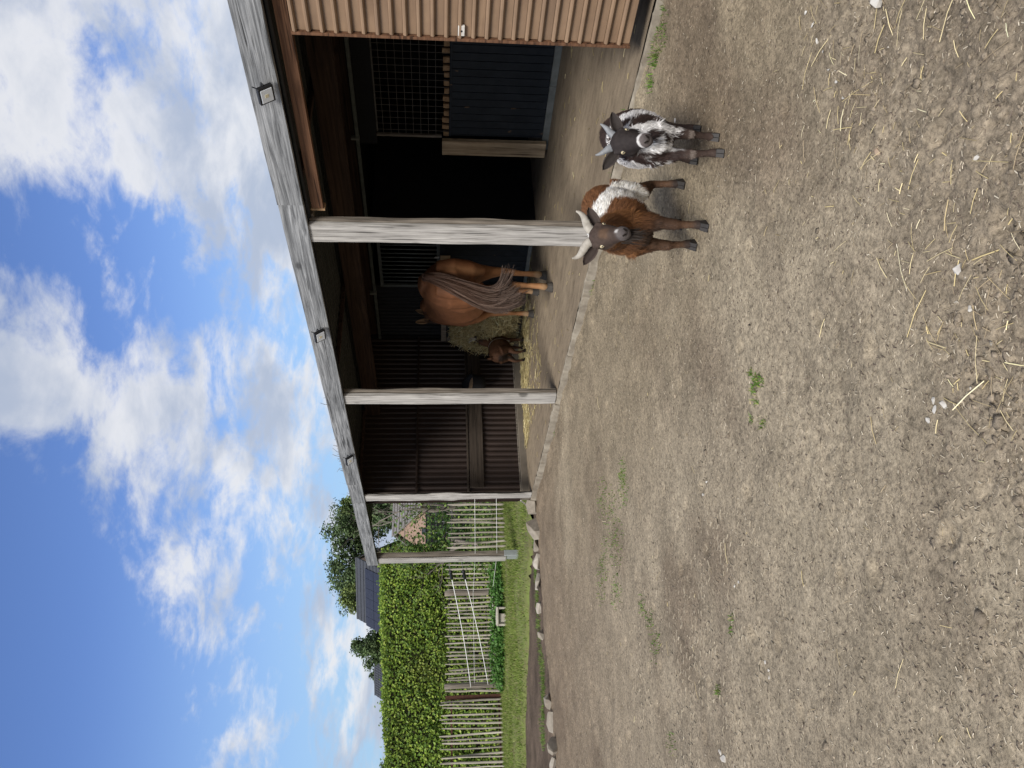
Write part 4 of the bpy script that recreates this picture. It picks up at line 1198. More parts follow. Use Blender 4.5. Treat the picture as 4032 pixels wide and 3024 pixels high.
# ================================================================== GRASS
def blades(name, label, X, Y, Z, hmin, hmax, wid, cols, w, r, origin, lean=.5):
    n = len(X); a = r.uniform(0, 2 * PI, n); h = r.uniform(hmin, hmax, n)
    b = np.stack([X, Y, Z], 1); s = np.stack([np.cos(a), np.sin(a), a * 0], 1) * (wid * r.uniform(.6, 1.3, n))[:, None] * .5
    ld = np.stack([r.normal(0, lean, n), r.normal(0, lean, n), np.ones(n)], 1); ld /= np.linalg.norm(ld, axis=1)[:, None]
    tip = b + ld * h[:, None]
    V = np.stack([b - s, b + s, tip], 1).reshape(-1, 3); F = np.arange(3 * n).reshape(-1, 3)
    o = link(name, np_mesh(name, V, F, colors=per(np.clip(pal(n, cols, w, r, .16), .01, .6), 3)), M['grassblade'], None, origin=origin)
    tag(o, label, 'grass', None, 'stuff')
GC = [(.12, .18, .030), (.17, .225, .045), (.22, .25, .075), (.28, .25, .12)]
rg = np.random.default_rng(41)
n = 110000
X = rg.uniform(-2.5, 8.5, n); Y = 10.6 + (18 - 10.6) * rg.random(n) ** .8
e = Y - lawn_edge(X) + .40 * fbm(np.stack([X, Y], 1) * 1.6, 4)
keep = (e > -.12) & (rg.random(n) < sstep(-.15, .35, e) * (0.22 + 1.0 * sstep(-.3, .25, fbm(np.stack([X, Y], 1) * 1.3 + 8, 4)))) & ~((X > 4.38) & (X < 7.4) & (Y < 10.5))
X, Y = X[keep], Y[keep]
blades('lawn_grass', 'short mown grass of the lawn', X, Y, lawn_z(X, Y), .025, .085, .012, GC, (4, 4, 2, .8), rg, (2, 14, 0))
# straggling green on the soil: along the kerb, between the edging stones and on the yard
spots = []
for (px, py, rad, k, h) in [(2610, 230, .05, 60, .075), (2590, 330, .05, 45, .06), (2500, 440, .06, 120, .09), (2445, 640, .055, 150, .11), (2440, 655, .04, 70, .09),
                            (2350, 985, .05, 130, .08), (2330, 1015, .06, 150, .09), (2335, 1060, .08, 200, .07), (2300, 1130, .10, 260, .06), (2330, 1110, .12, 160, .045),
                            (2268, 1280, .08, 170, .07), (2255, 1300, .06, 110, .08), (2228, 1455, .05, 70, .07), (2215, 1520, .10, 260, .08), (2205, 1560, .08, 220, .08), (2178, 1532, .04, 70, .08),
                            (2190, 1610, .11, 220, .06), (2180, 1680, .10, 180, .06), (2140, 1800, .08, 90, .05), (2620, 60, .12, 90, .04), (2590, 150, .12, 80, .04), (2640, 120, .10, 60, .04)]:
    spots.append((onz(px, py, 0.02), rad, k, h))
for (px, py, rad, k) in [(2965, 1470, .02, 22), (2990, 1495, .035, 45), (2980, 1525, .03, 50), (3000, 1500, .03, 30), (2985, 1580, .025, 25), (3010, 1665, .025, 25), (2965, 1655, .02, 18), (2450, 1860, .12, 110), (2455, 1920, .16, 140), (2370, 1960, .18, 120),
                         (2400, 2010, .2, 120), (2430, 2140, .2, 160), (2385, 2200, .2, 130), (2370, 2290, .2, 130), (2430, 2330, .15, 110), (2530, 2380, .08, 60), (2560, 2440, .08, 70), (2580, 2540, .12, 80), (2880, 2480, .03, 25), (2840, 2720, .03, 40), (2645, 2930, .08, 40), (2890, 2430, .03, 20)]:
    spots.append((onz(px, py, 0.0), rad, k, .030))
for (px, py, rad, k) in [(2118, 2245, .10, 180), (2125, 2340, .16, 260), (2130, 2440, .20, 220), (2135, 2540, .2, 120), (2145, 2600, .2, 260), (2150, 2670, .2, 240), (2150, 2720, .15, 160), (2150, 2800, .12, 160), (2150, 2900, .15, 160), (2145, 2850, .25, 200), (2110, 2100, .15, 160)]:
    p = onz(px, py, 0.0); p[1] += .25; spots.append((p, rad, k, .055))
X, Y, H = [], [], []
for (p, rad, k, h) in spots:
    a = rg.uniform(0, 2 * PI, k); q = rg.random(k) ** .7 * rad
    X.append(p[0] + np.cos(a) * q); Y.append(p[1] + np.sin(a) * q * 1.3); H.append(np.full(k, h))
X, Y, H = np.concatenate(X), np.concatenate(Y), np.concatenate(H)
keep = ~((X > 4.34) & (X < 4.46) & (Y < 10.4)) & (X < 4.5); X, Y, H = X[keep], Y[keep], H[keep]
def var_blades():
    n = len(X); a = rg.uniform(0, 2 * PI, n); h = H * rg.uniform(.5, 1.2, n)
    b = np.stack([X, Y, yard_height(X, Y) - .004], 1); s = np.stack([np.cos(a), np.sin(a), a * 0], 1) * (.0055 * rg.uniform(.6, 1.3, n))[:, None] * .5
    ld = np.stack([rg.normal(0, .55, n), rg.normal(0, .55, n), np.ones(n)], 1); ld /= np.linalg.norm(ld, axis=1)[:, None]
    mid = b + ld * h[:, None] * .6; ld2 = ld + np.stack([rg.normal(0, .5, n), rg.normal(0, .5, n), -np.ones(n) * .3], 1); tip = mid + ld2 * h[:, None] * .4
    V = np.stack([b - s, b + s, mid + s * .8, mid - s * .8, tip], 1).reshape(-1, 3); k = np.arange(n)[:, None] * 5
    F = [np.concatenate([k + np.array([[0, 1, 2, 3]])]), k + np.array([[3, 2, 4]])]
    cc = pal(n, [(.085, .17, .025), (.13, .22, .04), (.19, .22, .06), (.26, .23, .11)], (4, 3, 1.6, .8), rg, .16)
    o = link('tuft_grass', np_mesh('tuft_grass', V, F, colors=per(np.clip(cc, .01, .6), 5)), M['grassblade'], None, origin=(3, 5, 0))
    tag(o, 'scattered grass tufts along the kerb, the stones and on the bare yard', 'grass', None, 'stuff')
var_blades()

# ================================================================== STRAW, CLODS, GRID, HAY, CHIPS
SC = [(.58, .47, .24), (.68, .57, .33), (.42, .33, .18), (.74, .65, .43)]
def sticks(P, D, L, W, cols):
    """thin four-sided stalks: centres, directions, lengths, widths"""
    n = len(P); D = D / np.linalg.norm(D, axis=1)[:, None]
    S = np.cross(D, np.array([0, 0, 1.0])); S /= np.linalg.norm(S, axis=1)[:, None] + 1e-9
    U2 = np.cross(S, D); W = W[:, None] * .5; a = P - D * L[:, None] / 2; b = P + D * L[:, None] / 2
    mid = P + U2 * (L * .04)[:, None]
    ring = lambda c: [c + S * W, c + U2 * W * .8, c - S * W, c - U2 * W * .8]
    V = np.stack(ring(a) + ring(mid) + ring(b), 1).reshape(-1, 3); k = np.arange(n)[:, None] * 12
    F = np.concatenate([k + np.array([[o + j, o + (j + 1) % 4, o + 4 + (j + 1) % 4, o + 4 + j]]) for o in (0, 4) for j in range(4)], 0)
    return V, F, per(cols, 12)
rs = np.random.default_rng(51)
def straw_yard():
    n1, n2 = 950, 1150
    a = rs.uniform(math.radians(-6), math.radians(72), n1 + n2)
    a[:n1] = rs.uniform(math.radians(28), math.radians(66), n1)
    r = np.concatenate([1.40 + 1.9 * rs.random(n1), 1.6 + 5.2 * rs.random(n2) ** .85])
    X = np.sin(a) * r; Y = np.cos(a) * r
    dens = np.where(Y < EDGE_Y + .05, 1.3, .13 + .16 * sstep(-.1, .3, fbm(np.stack([X, Y], 1) * .9 + 5, 3)))
    dens = np.where(X > 4.2, 0, dens)
    dens = dens * (.35 + .8 * sstep(-.15, .25, fbm(np.stack([X, Y], 1) * 1.7 + 15, 2)))
    keep = rs.random(len(X)) < dens; X, Y = X[keep], Y[keep]; n = len(X)
    L = rs.uniform(.018, .060, n) * rs.choice([.5, 1, 2.1], n, p=[.42, .38, .20]); th = rs.uniform(0, PI, n)
    D = np.stack([np.cos(th), np.sin(th), rs.normal(0, .10, n)], 1)
    P = np.stack([X, Y, yard_height(X, Y) + .005], 1)
    W = .0012 + .0026 * rs.random(n) ** 1.8
    nearz = Y < EDGE_Y + .15; W = np.where(nearz, W * 1.1, W); L = np.where(nearz, L * 1.25, L)
    V, F, c = sticks(P, D, L, W, np.clip(pal(n, SC + [(.30, .235, .15)], (3, 2.4, 2.4, .8, 3.0), rs, .14), .02, .8))
    o = link('scattered_straw', np_mesh('scattered_straw', V, F, colors=c), M['straw'], None, origin=(1.5, 2, 0)); tag(o, 'loose straw stalks scattered over the trampled yard', 'straw', None, 'stuff')
    # fine chaff
    n = 30000; a = rs.uniform(math.radians(-4), math.radians(70), n); r = 1.5 + 8 * rs.random(n) ** 1.3
    X = np.sin(a) * r; Y = np.cos(a) * r; k = (X < 4.3) & (Y < 10.2); X, Y = X[k], Y[k]; n = len(X); th = rs.uniform(0, PI, n)
    V, F, c = sticks(np.stack([X, Y, yard_height(X, Y) + .003], 1), np.stack([np.cos(th), np.sin(th), rs.normal(0, .2, n)], 1), rs.uniform(.004, .016, n), rs.uniform(.0015, .0038, n),
                     np.clip(pal(n, [(.42, .36, .27), (.30, .25, .18), (.12, .09, .07), (.52, .46, .36)], (2.2, 3, 3, .7), rs, .15), .02, .8))
    o = link('chaff', np_mesh('chaff', V, F, colors=c), M['straw'], None, origin=(2, 4, 0)); tag(o, 'fine chaff and grit lying on the yard soil', 'chaff', None, 'stuff')
straw_yard()
def clods():
    n = 12000
    a = rs.uniform(math.radians(-6), math.radians(72), n); r = 1.25 + 3.4 * rs.random(n) ** 1.4
    X = np.sin(a) * r; Y = np.cos(a) * r; Pn = np.stack([X, Y], 1)
    d = np.where(Y < EDGE_Y + .08 * fbm(Pn * 3, 2), 1.0, .14) * sstep(.02, .34, fbm(Pn * 2.6 + 9, 4) + .10)
    keep = (rs.random(n) < d) & (X < 4.2); X, Y = X[keep], Y[keep]; n = len(X)
    s = .0030 + .0045 * rs.random(n) + .011 * rs.random(n) ** 9
    t = (1 + 5 ** .5) / 2
    ico = np.array([(-1, t, 0), (1, t, 0), (-1, -t, 0), (1, -t, 0), (0, -1, t), (0, 1, t), (0, -1, -t), (0, 1, -t), (t, 0, -1), (t, 0, 1), (-t, 0, -1), (-t, 0, 1)]) / 1.9
    fc = np.array([(0, 11, 5), (0, 5, 1), (0, 1, 7), (0, 7, 10), (0, 10, 11), (1, 5, 9), (5, 11, 4), (11, 10, 2), (10, 7, 6), (7, 1, 8), (3, 9, 4), (3, 4, 2), (3, 2, 6), (3, 6, 8), (3, 8, 9), (4, 9, 5), (2, 4, 11), (6, 2, 10), (8, 6, 7), (9, 8, 1)])
    off = ico[None] * (1 + .55 * rs.normal(0, 1, (n, 12, 1))).clip(.35, 1.9) * np.stack([rs.uniform(.7, 1.3, n), rs.uniform(.7, 1.3, n), rs.uniform(.45, .85, n)], 1)[:, None, :] * s[:, None, None]
    V = (np.stack([X, Y, yard_height(X, Y) - s * .05], 1)[:, None, :] + off).reshape(-1, 3)
    F = (np.arange(n)[:, None, None] * 12 + fc[None]).reshape(-1, 3)
    c = np.array([.25, .205, .152]) * (1 + .16 * rs.normal(0, 1, (n, 1))); pale = rs.random(n) < .012; c[pale] = np.array([.42, .38, .32])
    o = link('soil_clods', np_mesh('soil_clods', V, F, smooth=False, colors=per(np.clip(c, .05, .7), 12)), M['soil'], None, origin=(1.5, 1.4, 0)); tag(o, 'crumbly clods of loose tilled soil', 'soil', None, 'stuff')
clods()
def ground_grid():
    s = .031; segs = []
    for (px, py, rx, ry) in [(2785, 1905, .10, .06), (2800, 1990, .35, .14), (2850, 2100, .25, .16), (2950, 2150, .30, .14), (2880, 2330, .32, .22), (2760, 2330, .35, .30), (2700, 2560, .4, .35), (3000, 2480, .20, .12), (2820, 2700, .30, .20), (2990, 2620, .2, .15),
                             (3060, 2300, .2, .12), (2900, 2880, .25, .2), (2560, 2350, .4, .3), (2700, 2870, .4, .3), (3100, 1720, .10, .08), (2600, 1750, .3, .2), (2520, 2650, .4, .35)]:
        c = onz(px, py, 0.0)
        for i in range(-int(rx / (s * 1.5)) - 1, int(rx / (s * 1.5)) + 2):
            for j in range(-int(ry / (s * 1.73)) - 1, int(ry / (s * 1.73)) + 2):
                hx = round(c[0] / (s * 1.5)) + i; hy = round(c[1] / (s * 1.732)) + j
                x = hx * s * 1.5; y = (hy + (.5 if hx % 2 else 0)) * s * 1.732
                f = ((x - c[0]) / rx) ** 2 + ((y - c[1]) / ry) ** 2
                if f > 1 or rs.random() < .40 + .45 * f: continue
                for k in range(3):
                    a0 = PI / 3 * k; a1 = PI / 3 * (k + 1)
                    if rs.random() < .32: continue
                    segs.append((x + s * math.cos(a0), y + s * math.sin(a0), x + s * math.cos(a1), y + s * math.sin(a1)))
    S = np.array(segs); P0 = S[:, :2]; P1 = S[:, 2:]; d = P1 - P0; d /= np.linalg.norm(d, axis=1)[:, None]; nn = np.stack([-d[:, 1], d[:, 0]], 1) * .0014
    z0 = yard_height(P0[:, 0], P0[:, 1]); z1 = yard_height(P1[:, 0], P1[:, 1]); h = rs.uniform(-.002, .0055, len(S))
    V = []
    for (P, z) in ((P0, z0), (P1, z1)):
        for sg in (-1, 1):
            for top in (0, 1): V.append(np.column_stack([P + nn * sg, z - .012 + top * (.012 + h)]))
    V = np.stack(V, 1).reshape(-1, 3); k = np.arange(len(S))[:, None] * 8
    F = np.concatenate([k + np.array([q]) for q in ([1, 3, 7, 5], [0, 1, 5, 4], [2, 6, 7, 3])], 0)
    o = link('ground_grid', np_mesh('ground_grid', V, F), simple('dusty_plastic_grid', (.34, .295, .225), (.21, .175, .125), 30, .9, .2), None, origin=(1.3, 3.5, 0)); tag(o, 'worn plastic honeycomb grid showing through the yard soil', 'grid', None, 'stuff')
ground_grid()
# larger pale bits that can be picked out on the ground
M['chip'] = simple('whitish_chip', (.52, .50, .46), (.38, .35, .31), 30, .8, .3, 90, .002)
M['leafbrown'] = simple('dry_leaf', (.40, .30, .21), (.28, .20, .14), 20, .8, .3, 90, .002)
chips = [(3440, 12, .060, .035, 'large whitish lump of rock at the near right picture edge', 'chip'), (3845, 622, .022, .013, 'round white pebble in the loose soil near the camera', 'chip'),
         (3665, 1577, .026, .010, 'short white stub, uppermost of a cluster of three', 'chip'), (3705, 1592, .034, .012, 'white stub, right one of a cluster of three', 'chip'), (3672, 1612, .030, .010, 'white stub, lower left of a cluster of three', 'chip'),
         (3648, 1655, .022, .012, 'white flake just below the cluster of three stubs', 'chip'), (2677, 475, .034, .012, 'white scrap lying beside the black and white goat', 'chip'), (2623, 651, .022, .008, 'small white splinter left of the black and white goat', 'chip'),
         (2775, 1948, .028, .018, 'pale stone resting on the bare honeycomb grid', 'chip'), (2787, 1898, .018, .012, 'small white pebble inside a grid cell', 'chip'), (3445, 598, .045, .012, 'curled dry brown leaf on the loose soil', 'leafbrown'),
         (3760, 1060, .042, .020, 'dusty pale stone in the loose soil near the camera', 'chip'), (3790, 1215, .022, .014, 'greyish triangular chip on the soil near the camera', 'chip'), (2862, 2985, .060, .020, 'white broken stone at the lower left of the yard', 'chip'), (2850, 2962, .03, .015, 'white stone beside the broken stone at the lower left', 'chip'),
         (2915, 2290, .022, .010, 'white pebble bedded in the grid beside a bare hollow', 'chip'), (2900, 2308, .020, .010, 'second pebble in the grid beside the bare hollow', 'chip'), (3015, 2608, .018, .008, 'white pebble, upper of the string across the yard', 'chip'), (3028, 2640, .018, .008, 'white pebble, middle of the string across the yard', 'chip'), (3030, 2668, .018, .008, 'white pebble, lower of the string across the yard', 'chip'),
         (2960, 1280, .014, .012, 'small dark dropping on the smooth soil left of the brown goat', 'dark'), (2735, 1078, .012, .010, 'small dark dropping below the brown goat', 'dark')]
M['dark'] = simple('dark_dropping', (.03, .025, .02), (.02, .016, .013), 30, .8, .3, 90, .002)
for k, (px, py, s, hh, lab, mt) in enumerate(chips):
    p = onz(px, py, 0.0); p[2] = float(yard_height(np.array([p[0]]), np.array([p[1]]))[0])
    me = rock_mesh('ground_chip', (s, s * .6, hh), 300 + k, 14); nm = {'chip': 'pale_chip', 'leafbrown': 'dry_leaf', 'dark': 'dropping'}[mt]
    o = link(nm, me, M[mt]); o.location = (p[0], p[1], p[2] + hh * .3); o.rotation_euler = (.2 * math.sin(k), .2 * math.cos(k * 2), k * 1.3)
    tag(o, lab, {'chip': 'stone', 'leafbrown': 'leaf', 'dark': 'dropping'}[mt], 'pale bits lying on the yard' if mt == 'chip' else None)
r3 = np.random.default_rng(77)
for k in range(9):      # chips lined up along the edge of the grid mat
    x = 2.90 - k * .085; p = np.array([x, EDGE_Y + .01 * r3.normal(), 0]); p[2] = float(yard_height(np.array([p[0]]), np.array([p[1]]))[0])
    o = link('edge_chip', rock_mesh('edge_chip', (.028, .012, .010), 500 + k, 10), M['chip']); o.location = (p[0], p[1], p[2] + .006); o.rotation_euler = (0, .3 * r3.normal(), r3.uniform(0, 3))
    tag(o, ['first', 'second', 'third', 'fourth', 'fifth', 'sixth', 'seventh', 'eighth', 'ninth'][k] + ' small white chip from the picture edge along the loose soil line', 'stone', 'white chips along the soil edge')

def hay(name, label, P, L, W, cat, kind='stuff', dirs=None, cols=None, w=(3, 3, 2, 1)):
    n = len(P); D = dirs if dirs is not None else rs.normal(0, 1, (n, 3))
    V, F, c = sticks(P, D, L, W, np.clip(pal(n, cols or [(.24, .20, .085), (.33, .28, .13), (.17, .14, .06), (.40, .35, .18)], w, rs, .15), .02, .7))
    o = link(name, np_mesh(name, V, F, colors=c), M['straw'], None, origin=P.mean(0) * np.array([1, 1, 0]) + np.array([0, 0, ZF])); tag(o, label, cat, None, kind); return o
n = 7000      # hay in the rack: a slumped bulging mass
u = rs.random(n); v = rs.random(n); zz = .20 + 1.02 * u
bul = np.sin(PI * np.clip((zz - .12) / 1.15, 0, 1)) ** .7
P = np.stack([7.16 - (.06 + .36 * bul) * np.sqrt(rs.random(n)) * (1.0 - .25 * np.abs(v - .5)), 8.95 + 1.12 * v + .03 * rs.normal(0, 1, n), zz], 1)
core = MB()
rings = []
for k in range(9):
    z = .22 + .98 * k / 8; b_ = max(.02, .26 * math.sin(PI * min(1, (z - .12) / 1.15)) ** .7); rings.append((z, b_))
V = []; F = []
for (z, b_) in rings:
    for j in range(10):
        a = PI * j / 9; V.append((7.15 - b_ * math.sin(a), 9.5 + .52 * math.cos(a), z))
for k in range(8):
    for j in range(9): F.append((k * 10 + j, k * 10 + j + 1, k * 10 + 11 + j, k * 10 + 10 + j))
    F.append((k * 10 + 9, k * 10, k * 10 + 10, k * 10 + 19))
F += [list(range(10)), [80 + j for j in range(10)]]
hn = thing('hay', 'bulging mass of hay in the corner rack behind the horse', 'hay', (7.1, 9.5, ZF))
core.add(V, F).build('hay_core', simple('packed_hay', (.22, .18, .085), (.10, .08, .035), 30, .95, .8, 70, .01), hn)
D = rs.normal(0, 1, (n, 3)) * np.array([.5, 1, .7]); Vv, Ff, cc = sticks(P, D, rs.uniform(.06, .17, n), rs.uniform(.004, .009, n), np.clip(pal(n, [(.50, .40, .20), (.62, .52, .28), (.34, .27, .13), (.70, .62, .38)], (3, 3, 2, 1.2), rs, .15), .02, .7))
o = link('hay_stalks', np_mesh('hay_stalks', Vv, Ff, colors=cc), M['straw'], hn); o['kind'] = 'stuff'
# litter of straw on the stable floor
n = 4200; X = rs.uniform(5.2, 7.3, n); Y = rs.uniform(8.2, 10.33, n)
dn = np.clip(.10 + .9 * sstep(9.0, 9.6, Y + .35 * (X - 6.4) + .3 * fbm(np.stack([X, Y], 1) * 2, 2)), 0, 1) * sstep(10.36, 10.2, Y)
k = rs.random(n) < dn; X, Y = X[k], Y[k]; n = len(X); th = rs.uniform(0, PI, n)
hay('floor_straw', 'straw litter strewn over the stable floor by the end wall', np.stack([X, Y, floor_z(X, Y) + .008 + .02 * rs.random(n) * sstep(9.2, 9.8, Y)], 1), rs.uniform(.05, .16, n), rs.uniform(.004, .008, n), 'straw', dirs=np.stack([np.cos(th) * 1.2, np.sin(th), rs.normal(0, .12, n)], 1),
    cols=[(.42, .34, .16), (.52, .44, .22), (.30, .24, .11), (.64, .55, .33)])
n = 150; X = rs.uniform(4.5, 7.2, n); Y = rs.uniform(3.0, 9.5, n); th = rs.uniform(0, PI, n)
hay('stray_straw', 'a few stray straws on the bare stable floor', np.stack([X, Y, floor_z(X, Y) + .005], 1), rs.uniform(.03, .10, n), rs.uniform(.003, .006, n), 'straw', dirs=np.stack([np.cos(th), np.sin(th), th * 0], 1), cols=[(.42, .34, .16), (.52, .44, .22), (.30, .24, .11), (.64, .55, .33)])

# ================================================================== ANIMALS
def loft(mb, pts, rad, up=(0, 0, 1), n=14):
    """tube with elliptical sections: rad rows are (sideways, along up)"""
    mb.tube(pts, np.array(rad, float), n, up=up)
def remesh(name, mb, voxel, smooth_it=4):
    """fuse overlapping lofts into one continuous skin"""
    me = mb.mesh(name + '_raw')
    o = bpy.data.objects.new(name + '_tmp', me); col.objects.link(o)
    m = o.modifiers.new('r', 'REMESH'); m.mode = 'VOXEL'; m.voxel_size = voxel; m.adaptivity = 0.0
    s = o.modifiers.new('s', 'SMOOTH'); s.factor = 0.5; s.iterations = smooth_it
    dg = bpy.context.evaluated_depsgraph_get()
    out = bpy.data.meshes.new_from_object(o.evaluated_get(dg))
    bpy.data.objects.remove(o, do_unlink=True); bpy.data.meshes.remove(me)
    out.name = name; out.polygons.foreach_set('use_smooth', np.ones(len(out.polygons), bool)); out.update()
    return out
def mesh_arrays(me):
    n = len(me.vertices)
    co = np.empty(n * 3, np.float32); me.vertices.foreach_get('co', co)
    no = np.empty(n * 3, np.float32); me.vertices.foreach_get('normal', no)
    return co.reshape(-1, 3).astype(float), no.reshape(-1, 3).astype(float)
def fur(name, me, colfn, flow, n, length, width, mat, parent, seed, lift=.35, lenfn=None):
    """short coat hairs standing off the skin, lying along the flow direction"""
    r = np.random.default_rng(seed)
    me.calc_loop_triangles()
    t = np.empty(len(me.loop_triangles) * 3, np.int32); me.loop_triangles.foreach_get('vertices', t); t = t.reshape(-1, 3)
    co, no = mesh_arrays(me)
    A = co[t[:, 0]]; B = co[t[:, 1]]; Cc = co[t[:, 2]]
    ar = np.linalg.norm(np.cross(B - A, Cc - A), axis=1); k = r.choice(len(t), n, p=ar / ar.sum())
    u, v = r.random(n), r.random(n); f = u + v > 1; u[f], v[f] = 1 - u[f], 1 - v[f]
    P = A[k] + (B - A)[k] * u[:, None] + (Cc - A)[k] * v[:, None]
    N = no[t[k, 0]]; N /= np.linalg.norm(N, axis=1)[:, None] + 1e-9
    fl = flow(P); fl = fl + r.normal(0, .22, fl.shape); fl -= N * (fl * N).sum(1)[:, None]; fl /= np.linalg.norm(fl, axis=1)[:, None] + 1e-9
    L = length * r.uniform(.55, 1.25, n)
    if lenfn is not None: L = L * lenfn(P)
    c = colfn(P, N); keep = L > .002
    P, N, fl, L, c = P[keep], N[keep], fl[keep], L[keep], c[keep]; n = len(P)
    d1 = fl + N * lift * 1.3; d1 /= np.linalg.norm(d1, axis=1)[:, None]; d2 = fl + N * lift * .3; d2 /= np.linalg.norm(d2, axis=1)[:, None]
    S = np.cross(N, fl) * (width * r.uniform(.6, 1.3, n))[:, None] * .5
    b = P - N * .002; m = b + d1 * L[:, None] * .55; tip = m + d2 * L[:, None] * .5
    V = np.stack([b - S, b + S, m + S * .75, m - S * .75, tip], 1).reshape(-1, 3); q = np.arange(n)[:, None] * 5
    F = [q + np.array([[0, 1, 2, 3]]), q + np.array([[3, 2, 4]])]
    c = c * (1 + .26 * r.normal(0, 1, (n, 1)))
    o = link(name, np_mesh(name, V, F, colors=per(np.clip(c, .003, .9), 5)), mat, parent, local=True); o['kind'] = 'stuff'
    return o
M['coat'] = tinted('animal_coat', 0.75, 0.2, 60.0, 0.15, 0.25)
M['hair'] = tinted('coat_hair', 0.65, 0.25, 60.0, 0.10)
M['horn'] = simple('grey_horn', (.40, .37, .32), (.24, .215, .18), 26, .55, .5, 50, .003, stretch=(1, 1, 1))
M['horn2'] = simple('blue_grey_horn', (.22, .225, .235), (.13, .135, .14), 26, .5, .4, 50, .003)
M['hoof'] = simple('dark_hoof', (.030, .026, .024), (.018, .016, .015), 30, .6, .2, 70, .002)
M['hoof_grey'] = simple('grey_hoof', (.075, .068, .060), (.045, .040, .036), 20, .6, .2, 70, .002)
M['iris'] = simple('pale_yellow_iris', (.52, .45, .30), (.40, .33, .20), 60, .2, 0)
M['pupil'] = simple('dark_pupil', (.006, .006, .006), (.004, .004, .004), 10, .1, 0, spec=.6)
M['nosepad'] = simple('grey_nose_pad', (.085, .074, .071), (.052, .044, .042), 40, .9, .4, 80, .002, spec=.1)
M['lashrim'] = simple('dark_eye_rim', (.018, .014, .012), (.012, .010, .009), 40, .9, 0, spec=.05)

def leg_path(top, foot, kind, s=1.0):
    """joint points from the body to the fetlock for a goat leg (x forward)"""
    top = np.array(top, float); foot = np.array(foot, float)
    def mix(t, dx=0.0): p = top + (foot - top) * t; p[0] += dx; return p
    if kind == 'front':
        return [mix(0), mix(.28, -.012 * s), mix(.48, 0.0), mix(.60, .010 * s), mix(.68, .004 * s), mix(.82, 0.0), mix(.90, -.004 * s), mix(.965, .006 * s)]
    return [mix(0), mix(.25, .035 * s), mix(.42, .02 * s), mix(.56, -.045 * s), mix(.64, -.052 * s), mix(.80, -.026 * s), mix(.90, -.012 * s), mix(.965, .004 * s)]
def goat_hoof(foot, s=1.0, yaw=0.0):
    mb = MB(); c, sn = math.cos(yaw), math.sin(yaw)
    for sg in (-1, 1):
        prof = [(-.020, .000), (.026, .000), (.030, .006), (.012, .034), (-.014, .036)]
        V = []
        for y in (.001, .016):
            for (x, z) in prof:
                xx, yy = x * s * 1.05, sg * y * s * (1.12 if z < .01 else 1.0)
                V.append((foot[0] + xx * c - yy * sn, foot[1] + xx * sn + yy * c, foot[2] + z * s))
        mb.add(V, [(0, 1, 2, 3, 4), (5, 6, 7, 8, 9)] + [(j, (j + 1) % 5, 5 + (j + 1) % 5, 5 + j) for j in range(5)])
    return mb
def head_matrix(pos, yaw, pitch, roll=0.0):
    """head local frame: x towards the muzzle, y left, z up"""
    return Matrix.Translation(pos) @ Matrix.Rotation(yaw, 4, 'Z') @ Matrix.Rotation(pitch, 4, 'Y') @ Matrix.Rotation(roll, 4, 'X')
def xf(Mx, P):
    P = np.asarray(P, float); A = np.array(Mx); return P @ A[:3, :3].T + A[:3, 3]
